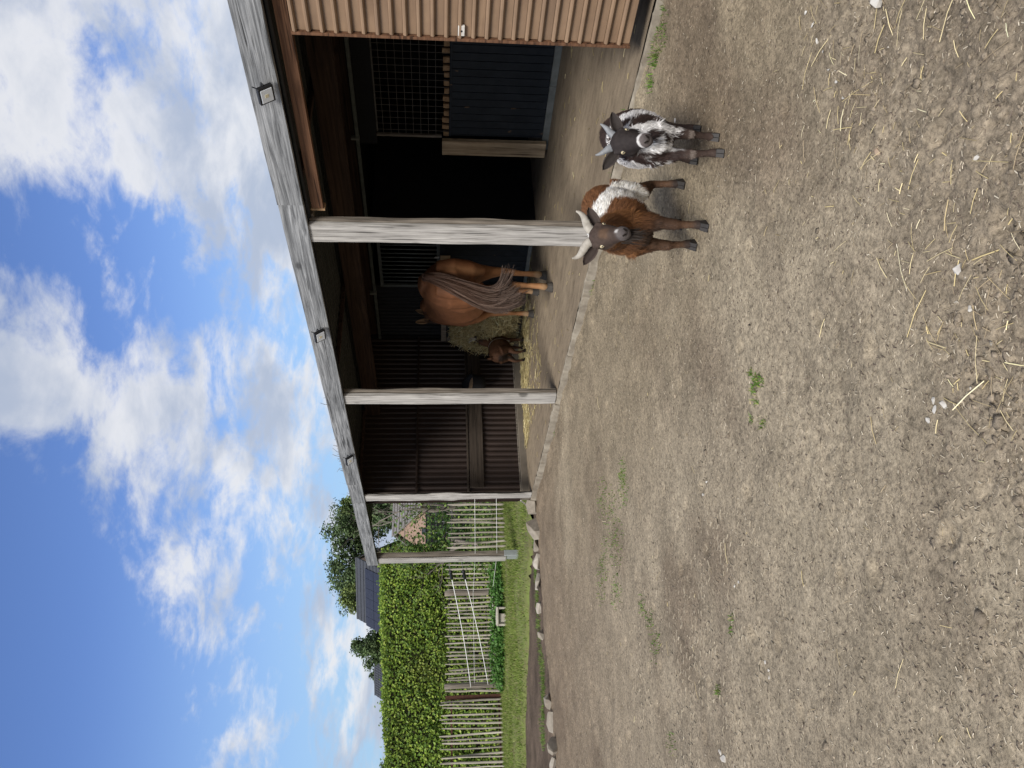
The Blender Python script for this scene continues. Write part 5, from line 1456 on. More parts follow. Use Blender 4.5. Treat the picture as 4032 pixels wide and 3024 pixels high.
def goat(label, loc, rz, L, feet, head, s=1.0, colfn=None, horn=None, horn_mat='horn', fur_n=26000, fur_len=.030, beard=False, voxel=.0075, tail_up=True, fat=1.0, hs=1.0, seed=1, neck_r=1.0, lenfn=None, ear_col=(.05, .036, .030), ear_up=.62):
    g = thing('goat', label, 'goat', loc, rz=rz)
    mb = MB(); H = s
    # trunk
    w_ = fat
    T = [(-L - .115, .455, .030, .035), (-L - .085, .445, .080, .085), (-L - .02, .430, .112 * w_, .122), (-L * .80, .405, .136 * w_, .148), (-L * .56, .388, .150 * w_, .162), (-L * .32, .385, .146 * w_, .162), (-L * .10, .393, .128 * w_, .155), (.035, .405, .104 * w_, .130), (.080, .412, .068 * w_, .092), (.102, .42, .030, .045)]
    loft(mb, [(x, 0, z * H) for (x, z, a, b) in T], [(a * H, b * H) for (x, z, a, b) in T], n=20)
    hm = head_matrix(head[0], head[1] + .15, head[2], head[3]); hp = np.array(hm.translation)
    # neck from the withers to the back of the skull
    nb = xf(hm, [(-.035 * hs, 0, -.015 * hs)])[0]
    n0 = np.array([-.03, 0, .44 * H]); n1 = n0 * .52 + nb * .48 + np.array([.012, 0, -.015 * H])
    loft(mb, [n0, n0 * .75 + n1 * .25, n1, nb * .8 + n1 * .2, nb], np.array([(.090, .125), (.088, .112), (.066, .080), (.054, .062), (.044, .050)]) * H * neck_r, n=14)
    # skull and muzzle
    hd = [(-.062, .004, .020, .022), (-.050, .004, .040, .045), (-.020, .006, .053, .056), (.004, .004, .055, .055), (.035, -.004, .047, .050), (.070, -.013, .036, .042), (.100, -.020, .031, .036), (.125, -.023, .031, .034), (.142, -.024, .027, .029), (.150, -.024, .012, .014)]
    P = xf(hm, [(x * hs, 0, z * hs) for (x, z, a, b) in hd]); upv = np.array(hm)[:3, 2]
    loft(mb, P, [(a * hs, b * hs) for (x, z, a, b) in hd], up=tuple(upv), n=18)
    for sg in (-1, 1):        # brow ridges and cheeks
        loft(mb, xf(hm, [(-.03 * hs, sg * .040 * hs, .030 * hs), (.004 * hs, sg * .047 * hs, .034 * hs), (.030 * hs, sg * .040 * hs, .020 * hs)]), np.array([(.010, .010), (.014, .012), (.008, .008)]) * hs, n=8)
        loft(mb, xf(hm, [(-.02 * hs, sg * .034 * hs, -.020 * hs), (.03 * hs, sg * .030 * hs, -.026 * hs), (.07 * hs, sg * .018 * hs, -.030 * hs)]), np.array([(.020, .026), (.020, .024), (.012, .014)]) * hs, n=8)
    loft(mb, xf(hm, [(.06 * hs, 0, -.045 * hs), (.105 * hs, 0, -.050 * hs), (.135 * hs, 0, -.048 * hs)]), np.array([(.020, .014), (.022, .016), (.015, .012)]) * hs, n=8)
    hooves = []
    for i, (fx, fy, fz) in enumerate(feet):
        front_ = i < 2
        top = np.array([(.0 if front_ else -L + .005), (.062 if i % 2 == 0 else -.062) * H, (.36 if front_ else .40) * H])
        pp = leg_path(top, (fx, fy, fz + .012 * s), 'front' if front_ else 'hind', s)
        if front_: rr = [(.062, .080), (.042, .052), (.028, .032), (.0265, .029), (.0195, .021), (.0170, .018), (.0225, .0245), (.0225, .0245)]
        else: rr = [(.078, .110), (.062, .088), (.042, .055), (.025, .033), (.020, .026), (.0172, .019), (.0225, .0245), (.0225, .0245)]
        loft(mb, pp, np.array(rr) * H, up=(1, 0, 0), n=12)
        hooves.append((fx + .006, fy, fz))
    # short tail
    tz = .50 * H
    if tail_up: loft(mb, [(-L - .08, 0, tz), (-L - .115, 0, tz + .035 * H), (-L - .118, 0, tz + .08 * H)], np.array([(.030, .022), (.026, .018), (.012, .008)]) * H, n=8)
    else: loft(mb, [(-L - .08, 0, tz), (-L - .13, 0, tz - .005), (-L - .15, 0, tz - .07 * H)], np.array([(.030, .022), (.026, .018), (.012, .008)]) * H, n=8)
    # ears: curved leaf-shaped flaps
    body = remesh('body', mb, voxel, 3)
    co, no = mesh_arrays(body)
    Hinv = np.array(hm.inverted())
    def cf(P, N): return colfn(P / s, N, (P @ Hinv[:3, :3].T + Hinv[:3, 3]) / hs)
    set_colors(body, np.clip(cf(co, no), .003, .9))
    link('body', body, M['coat'], g, local=True)
    # head parts
    for sg in (-1, 1):
        e = xf(hm, [(.028 * hs, sg * .0455 * hs, .017 * hs)])[0]; ex = np.array(hm)[:3, 0]; ey = np.array(hm)[:3, 1] * sg; ez = np.array(hm)[:3, 2]
        out = ey * .58 + ex * .74 + ez * .16; out /= np.linalg.norm(out)
        hz = ex - out * ex.dot(out); hz /= np.linalg.norm(hz); vt = np.cross(out, hz)
        def ball(c, r, a, b, m, name, par):
            V, F = [], []; n = 12; ringn = 6
            for k in range(ringn + 1):
                th = PI / 2 * k / ringn
                for j in range(n): V.append(c + (hz * math.cos(2 * PI * j / n) * a + vt * math.sin(2 * PI * j / n) * b) * math.cos(th) + out * r * math.sin(th))
            for k in range(ringn):
                for j in range(n): F.append((k * n + j, k * n + (j + 1) % n, (k + 1) * n + (j + 1) % n, (k + 1) * n + j))
            return MB().add(V, F).build(name, m, par, smooth=True, local=True)
        ball(e - out * .004 * hs, .0065 * hs, .0160 * hs, .0135 * hs, M['lashrim'], 'eye_rim', g)
        eye = ball(e - out * .002 * hs, .0075 * hs, .0125 * hs, .0105 * hs, M['iris'], 'eye', g)
        ball(e + out * .0036 * hs, .0030 * hs, .0066 * hs, .0034 * hs, M['pupil'], 'pupil', eye)
        # ear
        b0 = xf(hm, [(-.040 * hs, sg * .044 * hs, .016 * hs)])[0]; d = ey * 1.0 - ex * .20 + ez * ear_up; d /= np.linalg.norm(d); fr = ex * .85 + ez * .35 - d * (ex * .85 + ez * .35).dot(d); fr /= np.linalg.norm(fr); wd = np.cross(d, fr)
        V, F, Cc = [], [], []; nu, nv = 9, 7; len_ = .098 * hs
        for layer in (0, 1):
            for i in range(nu):
                t = i / (nu - 1); w = .029 * hs * math.sin(PI * min(1, .16 + t * .84)) ** .65 * (1 - .25 * t)
                for j in range(nv):
                    q = j / (nv - 1) * 2 - 1; cup = (q * q) * .020 * hs * (1 - .5 * t)
                    V.append(b0 + d * len_ * t + wd * w * q + fr * (cup - .006 * hs * layer) + ez * (-.010 * hs * t * t))
                    base = np.array(ear_col) * (.8 if layer else 1.0)
                    Cc.append(base * (1.6 if (not layer and abs(q) > .75) else (.75 if not layer else 1)))
        off = nu * nv
        for i in range(nu - 1):
            for j in range(nv - 1):
                a = i * nv + j; F.append((a, a + 1, a + nv + 1, a + nv)); F.append((off + a, off + a + nv, off + a + nv + 1, off + a + 1))
        for i in range(nu - 1):
            for j in (0, nv - 1): a = i * nv + j; F.append((a, a + nv, off + a + nv, off + a))
        for j in range(nv - 1): a = (nu - 1) * nv + j; F.append((a, a + 1, off + a + 1, off + a))
        me = MB().add(V, F).mesh('ear', True); set_colors(me, np.array(Cc)); link('ear', me, M['coat'], g, local=True)
        # horn
        if horn:
            pts, rad = horn
            hp_ = xf(hm, [(p[0] * hs, sg * p[1] * hs, p[2] * hs) for p in pts]); m = 26
            tt = np.linspace(0, len(pts) - 1, m); PP = np.stack([np.interp(tt, range(len(pts)), hp_[:, k]) for k in range(3)], 1)
            for _ in range(6): PP[1:-1] = .5 * PP[1:-1] + .25 * (PP[:-2] + PP[2:])
            R = np.interp(tt, range(len(pts)), rad) * hs * (1 + .035 * np.sin(np.arange(m) * 2.1))
            MB().tube(PP, R, 10, up=tuple(ey), flat=1.25).build('horn', M[horn_mat], g, smooth=True, local=True)
    # nose pad and nostrils
    V, F = [], []; n = 14
    for (x, a, b) in ((.138, .021, .018), (.148, .018, .0155), (.1535, .010, .009), (.1545, .001, .001)):
        for j in range(n):
            th = 2 * PI * j / n; V.append((x * hs, a * math.cos(th) * hs, (-.018 + b * math.sin(th)) * hs))
    for k in range(3):
        for j in range(n): F.append((k * n + j, k * n + (j + 1) % n, (k + 1) * n + (j + 1) % n, (k + 1) * n + j))
    nose = MB().add(xf(hm, V), F).build('nose', M['nosepad'], g, smooth=True, local=True)
    for sg in (-1, 1):
        p = [(.1475 * hs, sg * .016 * hs, -.010 * hs), (.1530 * hs, sg * .009 * hs, -.016 * hs), (.1535 * hs, sg * .0055 * hs, -.023 * hs)]
        MB().tube(xf(hm, p), np.array([.0030, .0046, .0025]) * hs, 6).build('nostril', M['lashrim'], nose, local=True)
    for i, h in enumerate(hooves): goat_hoof(h, s * 1.15, 0).build('hoof', M['hoof'], g, local=True)
    # coat
    def flow(P):
        hl = P @ Hinv[:3, :3].T + Hinv[:3, 3]
        onhead = (np.abs(hl) < np.array([.16, .08, .085]) * hs).all(1)
        f = np.tile([-1.0, 0, -.55], (len(P), 1)); f[:, 1] = np.sign(P[:, 1]) * .1
        f[P[:, 2] < .27 * H] = (-.15, 0, -1)
        chest = (P[:, 0] > -.02) & (P[:, 2] > .25 * H); f[chest] = (-.2, 0, -1.0)
        f[onhead] = np.array(hm)[:3, 0] * -1.0
        return f
    def lf(P):
        hl = P @ Hinv[:3, :3].T + Hinv[:3, 3]
        onhead = (np.abs(hl - np.array([.05, 0, 0])) < np.array([.125, .075, .075]) * hs).all(1)
        l = np.where(P[:, 2] < .24 * H, .42, 1.0) * np.where(P[:, 2] < .09 * H, .7, 1.0)
        l = np.where(onhead, .22, l)
        l = np.where((hl[:, 0] > .11 * hs) & onhead, .0, l)
        if lenfn is not None: l = l * lenfn(P, hl)
        return l
    fur('coat_hair', body, cf, flow, fur_n, fur_len, .0040, M['hair'], g, seed, .32, lf)
    if beard:
        r = np.random.default_rng(3); n = 260; b0 = xf(hm, np.stack([r.uniform(.05, .115, n) * hs, r.normal(0, .012, n) * hs, np.full(n, -.050) * hs], 1))
        mbB = MB()
        V, F, Cc = [], [], []
        for k in range(n):
            l = r.uniform(.05, .11); dv = np.array([r.normal(0, .12), r.normal(0, .12), -1.0]); p1 = b0[k] + dv * l * .5; p2 = p1 + (dv + r.normal(0, .12, 3)) * l * .5
            sd = np.array([0, 1, 0]) * .0022 + np.array([1, 0, 0]) * r.normal(0, .001); i = len(V)
            V += [b0[k] - sd, b0[k] + sd, p1 + sd * .8, p1 - sd * .8, p2]; F += [(i, i + 1, i + 2, i + 3), (i + 3, i + 2, i + 4)]
            c = np.array([.018, .013, .010]) * r.uniform(.7, 1.8); Cc += [c] * 5
        me = bpy.data.meshes.new('beard'); me.from_pydata([tuple(v) for v in V], [], F); set_colors(me, np.array(Cc)); link('beard', me, M['hair'], g, local=True)
    return g, hm

def blend(a, b, f): f = np.asarray(f)[:, None]; return a * (1 - f) + np.asarray(b) * f
# ---- brown and white goat
def brown_goat(P, N, hl):
    n1 = fbm(P * 16, 3); n2 = fbm(P * np.array([60, 60, 14]), 2)
    c = np.tile([.150, .066, .028], (len(P), 1)) * (1 + .25 * n1 + .25 * n2)[:, None]
    x, y, z = P.T
    # dark chest, legs; orange throat
    c = blend(c, (.055, .031, .019), sstep(.36, .22, z + .04 * n1) * .88)
    c = blend(c, (.045, .030, .022), sstep(-.01, .06, x) * sstep(.42, .30, z + .02 * n1) * sstep(.075, .03, np.abs(y)) * .9)
    c = blend(c, (.032, .022, .018), sstep(.13, .05, z))
    c = blend(c, (.115, .062, .034), sstep(.14, .10, z) * sstep(.05, .08, z) * .5)
    # white belt
    xc = -.215 + .20 * (z - .40) + 1.3 * np.maximum(z - .43, 0) - .55 * np.minimum(z - .33, 0); wd = .084 + .03 * sstep(.45, .35, z)
    belt = sstep(wd + .010, wd - .012, np.abs(x - xc) + .018 * n1 + .012 * n2) * sstep(.19, .215, z)
    c = blend(c, (.80, .76, .69), belt)
    spot = ((x + .235) ** 2 + (z - .47) ** 2 < .016 ** 2) & (y > 0); c[spot] = (.10, .04, .02)
    # head: dark face, orange cheeks, white dabs
    hx, hy, hz = hl.T
    on = (hx > -.07) & (hx < .17) & (np.abs(hy) < .075) & (hz > -.075) & (hz < .085)
    f = blend(np.tile([.050, .034, .027], (len(P), 1)), (.135, .068, .030), sstep(-.015, -.04, hz) * sstep(.10, .06, hx) * .85)
    f = blend(f, (.105, .058, .030), sstep(.03, .05, hx) * sstep(.09, .07, hx) * sstep(.030, .012, np.abs(hy)) * .5)
    f = blend(f, (.085, .072, .068), sstep(.112, .130, hx))
    f = blend(f, (.42, .40, .38), sstep(.012, .005, np.abs(hx - .124)) * sstep(.010, .003, np.abs(hy - .006)) * (hz > .0))
    f = blend(f, (.70, .67, .62), sstep(.016, .010, np.abs(hx + .035)) * sstep(.012, .006, np.abs(hy)) * (hz > .03))
    f = f * (1 + .25 * fbm(P * 90, 2))[:, None]
    w = np.where(on, sstep(-.07, -.045, hx + .01 * n1), 0)
    c = c * (1 - w[:, None]) + f * w[:, None]
    neckorange = (~on) & (x > -.02) & (z > .34); c[neckorange] = blend(c[neckorange], (.22, .095, .030), .45 * sstep(.02, .07, np.abs(y[neckorange])))
    return c
def to_local(p, loc, ang):
    d = np.array(p) - np.array(loc); c, s = math.cos(ang), math.sin(ang); return np.array([d[0] * c + d[1] * s, -d[0] * s + d[1] * c, d[2]])
def gh(x, y): return float(yard_height(np.array([x]), np.array([y]))[0])
G1 = (2.80, 3.00); a1 = math.radians(203.0)
F1 = onz(2783, 887, 0.005); F2 = onz(2737, 962, .005); F3 = onz(2690, 722, .005)
z1 = np.mean([gh(*p[:2]) for p in (F1, F2, F3)])
loc1 = (G1[0], G1[1], z1)
lf_ = to_local(F1, (*G1, 0), a1); rf_ = to_local(F2, (*G1, 0), a1); lh_ = to_local(F3, (*G1, 0), a1)
hd_p = _C + ray(2376, 932) * (3.72)
hl_ = to_local(hd_p, loc1, a1)
horn1 = ([(-.026, .018, .036), (-.036, .032, .058), (-.044, .060, .068), (-.052, .086, .078), (-.058, .100, .098), (-.060, .102, .112)], [.0180, .0168, .0145, .0110, .006, .003])
cam_yaw = math.atan2(0 - G1[1], 0 - G1[0]) - a1
goat('brown goat with a white belt, curved horns and dark beard', loc1, a1, .37,
     [(lf_[0], lf_[1], 0), (rf_[0], rf_[1], 0), (lh_[0], lh_[1], 0), (-.33, -.08, 0)], (tuple(hl_), cam_yaw, math.radians(17), math.radians(-5)),
     s=1.07, colfn=brown_goat, horn=horn1, fur_n=30000, fur_len=.034, beard=True, hs=1.12, fat=.94, seed=11, tail_up=False)
# ---- black and white goat
def pied_goat(P, N, hl):
    x, y, z = P.T
    n0 = fbm(P * np.array([17, 17, 9]) + 31, 3); n1 = fbm(P * np.array([40, 40, 16]) + 3, 3)
    dark = np.tile([.034, .021, .018], (len(P), 1)); white = np.array([.72, .70, .68])
    c = dark * (1 + .35 * n1)[:, None]
    chest = sstep(-.14, -.05, x) * sstep(.17, .22, z)
    m = sstep(-.05, .12, n0 + .75 * n1 - .05) * chest * .85
    mid = sstep(.030, .010, np.abs(y + .010 + .03 * n0)) * sstep(.02, .05, x) * sstep(.21, .25, z)
    m = np.maximum(m, mid)
    belt = sstep(.060, .040, np.abs(x + .105 + .10 * (z - .4) + .018 * n0)) * sstep(.20, .24, z); m = np.maximum(m, belt)
    c = blend(c, white, m * .92)
    c = blend(c, (.042, .027, .021), sstep(.22, .18, z) * .9)
    knee = sstep(.020, .010, np.abs(z - .155)) * (np.abs(N[:, 0]) > .5) * (N[:, 0] > 0) * (x > -.08); c = blend(c, (.16, .13, .11), knee * .7)
    hx, hy, hz = hl.T
    on = (hx > -.07) & (hx < .17) & (np.abs(hy) < .075) & (hz > -.075) & (hz < .085)
    f = np.tile([.024, .019, .018], (len(P), 1)) * (1 + .3 * fbm(P * 90, 2))[:, None]
    f = blend(f, (.09, .075, .072), sstep(.122, .135, hx))
    rim = sstep(.010, .004, np.abs(hx - .124)) * (hz > -.025) * sstep(.15, -.1, n1 - .2); f = blend(f, (.55, .53, .51), rim)
    f = blend(f, (.66, .64, .62), sstep(.012, .006, np.abs(hx + .034)) * sstep(.014, .006, np.abs(hy - .012)) * (hz > .03))
    w = np.where(on, sstep(-.07, -.045, hx), 0)[:, None]
    return c * (1 - w) + f * w
Q1 = onz(2830, 540, .005); Q2 = onz(2850, 602, .005); Q3 = onz(2758, 508, .005); Q4 = onz(2745, 632, .005)
G2 = ((Q1[0] + Q2[0]) / 2, (Q1[1] + Q2[1]) / 2)
a2 = math.atan2(-.575, -.818)
z2 = np.mean([gh(*p[:2]) for p in (Q1, Q2)])
loc2 = (G2[0], G2[1], z2)
q = [to_local(p, (*G2, 0), a2) for p in (Q1, Q2, Q3, Q4)]
hd2 = _C + ray(2462, 562) * (3.66); h2 = to_local(hd2, loc2, a2)
horn2 = ([(-.030, .022, .036), (-.040, .034, .058), (-.050, .052, .074), (-.060, .064, .094), (-.063, .066, .102)], [.0145, .0125, .0090, .0045, .0022])
goat('black and white goat with dark face and short horns nearest the ribbed door', loc2, a2, .37,
     [(q[0][0], q[0][1], 0), (q[1][0], q[1][1], 0), (q[2][0], q[2][1], 0), (q[3][0], q[3][1], 0)], (tuple(h2), math.atan2(-G2[1], -G2[0]) - a2 - .02, math.radians(16), math.radians(-8)),
     s=.97, colfn=pied_goat, horn=horn2, horn_mat='horn2', fur_n=26000, fur_len=.028, hs=1.10, fat=.97, seed=12, tail_up=False, neck_r=1.05, ear_col=(.035, .028, .025), ear_up=.68)
# ---- small goat at the hay
def dark_goat(P, N, hl):
    x, y, z = P.T; n0 = fbm(P * 14 + 7, 3)
    c = np.tile([.085, .040, .021], (len(P), 1)) * (1 + .3 * n0)[:, None]
    c = blend(c, (.022, .017, .014), sstep(.075, .03, np.abs(y)) * (x < -.30) * sstep(.44, .40, z) * .9)
    c = blend(c, (.022, .016, .013), sstep(.10, .05, z))
    c = blend(c, (.50, .48, .45), sstep(.014, .006, np.abs(x + .075 + .15 * (z - .40))) * (z > .24))
    c = blend(c, (.60, .57, .53), ((x + .42) ** 2 + (np.abs(y) - .075) ** 2 + (z - .40) ** 2 < .022 ** 2).astype(float))
    c = blend(c, (.60, .57, .53), ((np.abs(y) < .05) & (z > .20) & (z < .26) & (x < -.36)).astype(float) * .9)
    hx, hy, hz = hl.T; on = (hx > -.07) & (hx < .17) & (np.abs(hy) < .075) & (hz > -.075) & (hz < .085)
    w = np.where(on, .7, 0)[:, None]; return c * (1 - w) + np.array([.045, .030, .024]) * w
g3 = onz(2072, 1400, ZF); a3 = math.radians(24)
G3 = (6.70, 9.66)
horn3 = ([(-.030, .022, .045), (-.040, .030, .08), (-.065, .045, .115), (-.10, .055, .135)], [.017, .015, .011, .004])
goat('small dark brown goat with a white collar stripe feeding at the hay', (G3[0], G3[1], ZF), a3, .31, [(.02, .075, 0), (.01, -.075, 0), (-.32, .08, 0), (-.30, -.07, 0)], ((.11, -.03, .70), math.radians(-40), math.radians(20), 0.0),
     s=1.04, colfn=dark_goat, horn=horn3, horn_mat='horn', fur_n=9000, fur_len=.022, voxel=.010, hs=1.0, seed=13, tail_up=True)

# ---- horse, seen from behind
def build_horse():
    O = np.array([5.86, 7.12, ZF]); ang = math.atan2(.90, .43)
    g = thing('horse', 'chestnut brown horse with a long grey-brown tail standing with its rump to the camera', 'horse', tuple(O), rz=ang)
    feet = [to_local(onz(*p, ZF), (O[0], O[1], ZF), ang) for p in ((2176, 1131), (2152, 1084), (2104, 1236), (2122, 1148))]   # left hind, right hind, left fore, right fore
    mb = MB()
    T = [(-.43, 1.32, .060, .070), (-.385, 1.28, .170, .190), (-.29, 1.235, .250, .272), (-.12, 1.205, .300, .325), (.10, 1.185, .305, .345), (.35, 1.13, .325, .365), (.62, 1.08, .355, .395), (.88, 1.10, .335, .390), (1.12, 1.16, .275, .360), (1.32, 1.20, .205, .300), (1.45, 1.22, .110, .180)]
    BY = .075
    loft(mb, [(x, BY, z) for (x, z, a, b) in T], [(a * .93, b) for (x, z, a, b) in T], n=26)
    loft(mb, [(-.30, BY, 1.49), (-.10, BY, 1.535), (.15, BY, 1.515), (.45, BY, 1.475), (.85, BY, 1.47), (1.10, BY, 1.52), (1.30, BY, 1.50)], [(.07, .03), (.10, .03), (.10, .03), (.09, .03), (.08, .04), (.07, .05), (.06, .05)], n=12)
    # neck and head
    loft(mb, [(1.18, BY, 1.25), (1.42, .08, 1.32), (1.65, .07, 1.38), (1.82, .06, 1.42)], [(.17, .27), (.125, .21), (.095, .16), (.075, .11)], n=16)
    loft(mb, [(1.80, .06, 1.42), (1.90, .07, 1.36), (2.02, .09, 1.22), (2.12, .10, 1.06), (2.18, .11, .96), (2.20, .11, .92)], [(.075, .08), (.09, .105), (.08, .09), (.058, .065), (.055, .055), (.03, .03)], n=14, up=(1, 0, 0))
    for i, f in enumerate(feet):
        sg = 1 if i % 2 == 0 else -1
        if i < 2:
            top = np.array([-.10, BY + sg * .15, 1.20]); fx, fy = f[0] - .02, f[1]
            P = [tuple(top), (-.06 + fx * .12, BY * .9 + sg * .15, 1.00), (-.02 + fx * .30, BY * .7 + sg * .14, .83), (-.06 + fx * .55, BY * .4 + sg * .15 * .6 + fy * .4, .68), (-.075 + fx * .80, sg * .03 + fy * .8, .54), (-.085 + fx * .9, sg * .01 + fy * .92, .47), (-.045 + fx, fy, .30), (-.035 + fx, fy, .17), (-.020 + fx, fy, .13), (.012 + fx, fy, .075)]
            R = [(.150, .240), (.140, .230), (.105, .165), (.068, .095), (.046, .066), (.044, .060), (.032, .040), (.036, .043), (.042, .048), (.043, .047)]
        else:
            fx, fy = f[0] - .02, f[1]; bx = 1.17
            P = [(bx, BY + sg * .15, 1.12), (bx - .02, BY + sg * .16, .95), (bx * .75 + fx * .25, BY * .7 + sg * .15, .80), (bx * .5 + fx * .5, sg * .08 + fy * .4, .63), (bx * .3 + fx * .7 + .01, sg * .03 + fy * .8, .48), (fx * .85 + bx * .15, fy, .38), (fx, fy, .26), (fx - .005, fy, .15), (fx + .0, fy, .12), (fx + .02, fy, .075)]
            R = [(.110, .190), (.105, .160), (.080, .115), (.056, .072), (.046, .052), (.038, .042), (.030, .036), (.036, .041), (.040, .045), (.042, .046)]
        loft(mb, P, R, up=(1, 0, 0), n=14)
    # buttock muscle and belly fold
    for sg in (-1, 1):
        loft(mb, [(-.34, BY + sg * .11, 1.34), (-.36, BY + sg * .125, 1.15), (-.27, BY + sg * .13, .95), (-.16 , BY * .8 + sg * .13, .80)], [(.10, .08), (.115, .10), (.10, .09), (.06, .06)], up=(1, 0, 0), n=12)
        loft(mb, [(.05, BY + sg * .21, 1.22), (.12, BY + sg * .225, 1.02), (.14, BY + sg * .19, .86)], [(.07, .14), (.08, .13), (.05, .09)], up=(1, 0, 0), n=12)
    body = remesh('body', mb, .016, 5)
    co, no = mesh_arrays(body)
    def cf(P, N):
        x, y, z = P.T; n0 = fbm(P * 5, 3)
        c = np.tile([.178, .072, .031], (len(P), 1)) * (1 + .20 * n0)[:, None]
        c = blend(c, (.29, .14, .060), sstep(.95, .60, z) * .7)
        c = blend(c, (.42, .29, .17), sstep(.20, .12, z + .03 * n0) * .75)
        c = blend(c, (.33, .18, .085), sstep(.02, .10, -np.abs(np.abs(y - .075) - .09) + .10) * sstep(-.15, -.32, x) * sstep(1.35, 1.15, z) * .45)
        c = blend(c, (.05, .026, .016), sstep(.05, .02, np.abs(y - .075)) * sstep(-.25, -.38, x) * sstep(1.45, 1.35, z) * .6)  # shade between the thighs painted into the coat colour
        return c
    set_colors(body, np.clip(cf(co, no), .003, .9)); link('body', body, M['coat_smooth'], g, local=True)
    for i, f in enumerate(feet):
        fx, fy = f[0], f[1]; V, F = [], []; n = 14
        for (z, a, xo) in ((.0, .066, .012), (.008, .068, .012), (.055, .056, .004), (.085, .050, -.002), (.095, .035, -.004)):
            for j in range(n):
                th = 2 * PI * j / n; ex = math.cos(th)
                V.append((fx - .008 + xo + a * ex * (1.08 if ex > 0 else .82), fy + a * .92 * math.sin(th), z))
        for k in range(4):
            for j in range(n): F.append((k * n + j, k * n + (j + 1) % n, (k + 1) * n + (j + 1) % n, (k + 1) * n + j))
        F.append(list(range(n))); F.append([4 * n + j for j in range(n)])
        MB().add(V, F).build('hoof', M['hoof_grey'], g, smooth=False, local=True)
    for sg in (-1, 1):       # ears
        b0 = np.array([1.83, .085 + sg * .055, 1.46]); V, F = [], []; nu, nv = 8, 8
        for i in range(nu):
            t = i / (nu - 1); w = .040 * math.sin(PI * min(1, .22 + t * .78)) ** .7
            for j in range(nv):
                th = -2.2 + 4.4 * j / (nv - 1); V.append(b0 + np.array([-.02 * t + math.cos(th) * w * .7, sg * .03 * t + math.sin(th) * w, .19 * t]))
        for i in range(nu - 1):
            for j in range(nv - 1): a = i * nv + j; F.append((a, a + 1, a + nv + 1, a + nv))
        me = MB().add(V, F).mesh('ear', True); set_colors(me, np.tile([.26, .165, .095], (len(V), 1))); link('ear', me, M['coat'], g, local=True)
    # tail: long hairs sweeping down to the left, the ends wrapping round the legs
    r = np.random.default_rng(8); n = 1500; m = 12
    V, F, Cc = [], [], []
    def zy(zx, zyy): return ((zyy - 520) / 1200 * 1.0 + BY, 1.49 - (zx - 200) / 1200)
    wrapA = [zy(190, 515), zy(330, 535), zy(560, 600), zy(800, 690), zy(1020, 790), zy(1180, 800), zy(1290, 700), zy(1345, 560), zy(1350, 430)]
    hangB = [zy(190, 515), zy(330, 550), zy(560, 650), zy(800, 760), zy(1000, 850), zy(1150, 880), zy(1300, 850), zy(1420, 780), zy(1500, 700)]
    shortC = [zy(190, 515), zy(300, 520), zy(480, 555), zy(640, 620), zy(780, 690), zy(900, 740), zy(1000, 770), zy(1080, 790), zy(1150, 800)]
    xs = [-.44, -.50, -.52, -.50, -.47, -.46, -.46, -.46, -.45]
    locks = [(r.choice(3, p=[.36, .40, .24]), r.normal(0, .9), r.normal(0, 1), r.uniform(.55, 1.45), r.normal(0, .035, 3)) for _ in range(60)]
    for k in range(n):
        lk = locks[r.integers(len(locks))]; fam = lk[0]; base = np.array([wrapA, hangB, shortC][fam], float); u = lk[1] + .16 * r.normal(); v = lk[2] + .16 * r.normal()
        t0 = np.arange(9); tt = np.linspace(0, 8 * r.uniform(.72, 1.0), m)
        spread = np.array([.012, .020, .031, .040, .045, .045, .044, .044, .044])
        Y = base[:, 0] + spread * u * (1 if fam != 0 else .8); Zz = base[:, 1] + spread * .30 * v; X = np.array(xs) + spread * .40 * r.normal()
        P = np.stack([np.interp(tt, t0, X), np.interp(tt, t0, Y), np.interp(tt, t0, Zz)], 1)
        for _ in range(3): P[1:-1] = .5 * P[1:-1] + .25 * (P[:-2] + P[2:])
        P[3:] += np.cumsum(r.normal(0, .0030, (m - 3, 3)), 0) + lk[4][None] * np.linspace(0, 1, m - 3)[:, None]
        T = np.gradient(P, axis=0); T /= np.linalg.norm(T, axis=1)[:, None]; S = np.cross(T, np.array([-1.0, .25 * r.normal(), .2])); S /= np.linalg.norm(S, axis=1)[:, None] + 1e-9
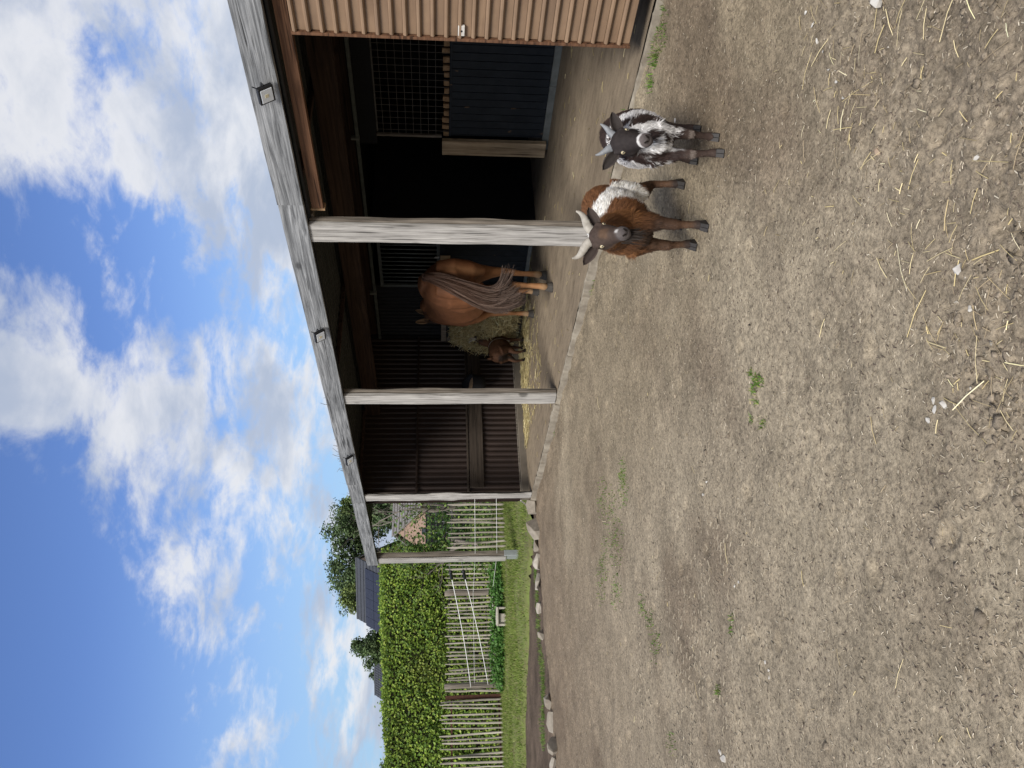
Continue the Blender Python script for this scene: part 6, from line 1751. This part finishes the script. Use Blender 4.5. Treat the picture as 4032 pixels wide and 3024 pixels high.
        w = .0030 * r.uniform(.6, 1.4) * np.linspace(1, .45, m)[:, None]; i0 = len(V)
        for i in range(m): V += [P[i] - S[i] * w[i], P[i] + S[i] * w[i]]
        for i in range(m - 1): a = i0 + 2 * i; F.append((a, a + 1, a + 3, a + 2))
        hue = np.array([.098, .066, .052]) if r.random() < .6 else np.array([.155, .112, .090])
        if r.random() < .18: hue = np.array([.045, .028, .021])
        hue = hue * r.uniform(.8, 1.2) * lk[3] * .68
        for i in range(m): f = 1 - i / (m - 1); q_ = hue * (1 - .4 * f) + np.array([.16, .07, .035]) * .4 * f; Cc += [q_, q_]
    me = bpy.data.meshes.new('tail'); me.from_pydata([tuple(map(float, v)) for v in V], [], F); set_colors(me, np.array(Cc)); link('tail', me, M['hair'], g, local=True)
    # fleshy dock inside the tail
    dk = MB(); dk.tube([(-.40, BY, 1.47), (-.47, BY + .01, 1.44), (-.49, BY + .03, 1.30), (-.47, BY + .06, 1.15)], [.05, .042, .035, .015], 10); me = dk.mesh('tail_dock', True); set_colors(me, np.tile([.085, .045, .030], (len(me.vertices), 1))); link('tail_dock', me, M['coat'], g, local=True)
    # mane along the neck crest
    n = 260; V, F, Cc = [], [], []
    for k in range(n):
        t = r.random(); b = np.array([1.16 + .66 * t, .075, 1.52 - .02 * t]) ; l = r.uniform(.12, .24); sd = -1 if r.random() < .8 else 1
        P = [b, b + np.array([r.normal(0, .02), sd * (.07 + .03 * t), .01]), b + np.array([r.normal(0, .03), sd * .12, -l])]; i = len(V)
        for p in P: V += [p - np.array([.004, 0, 0]), p + np.array([.004, 0, 0])]
        F += [(i, i + 1, i + 3, i + 2), (i + 2, i + 3, i + 5, i + 4)]; Cc += [np.array([.06, .035, .024]) * r.uniform(.6, 1.6)] * 6
    me = bpy.data.meshes.new('mane'); me.from_pydata([tuple(map(float, v)) for v in V], [], F); set_colors(me, np.array(Cc)); link('mane', me, M['hair'], g, local=True)
M['coat_smooth'] = tinted('short_glossy_coat', 0.62, 0.22, 14.0, 0.14, 0.15)
build_horse()
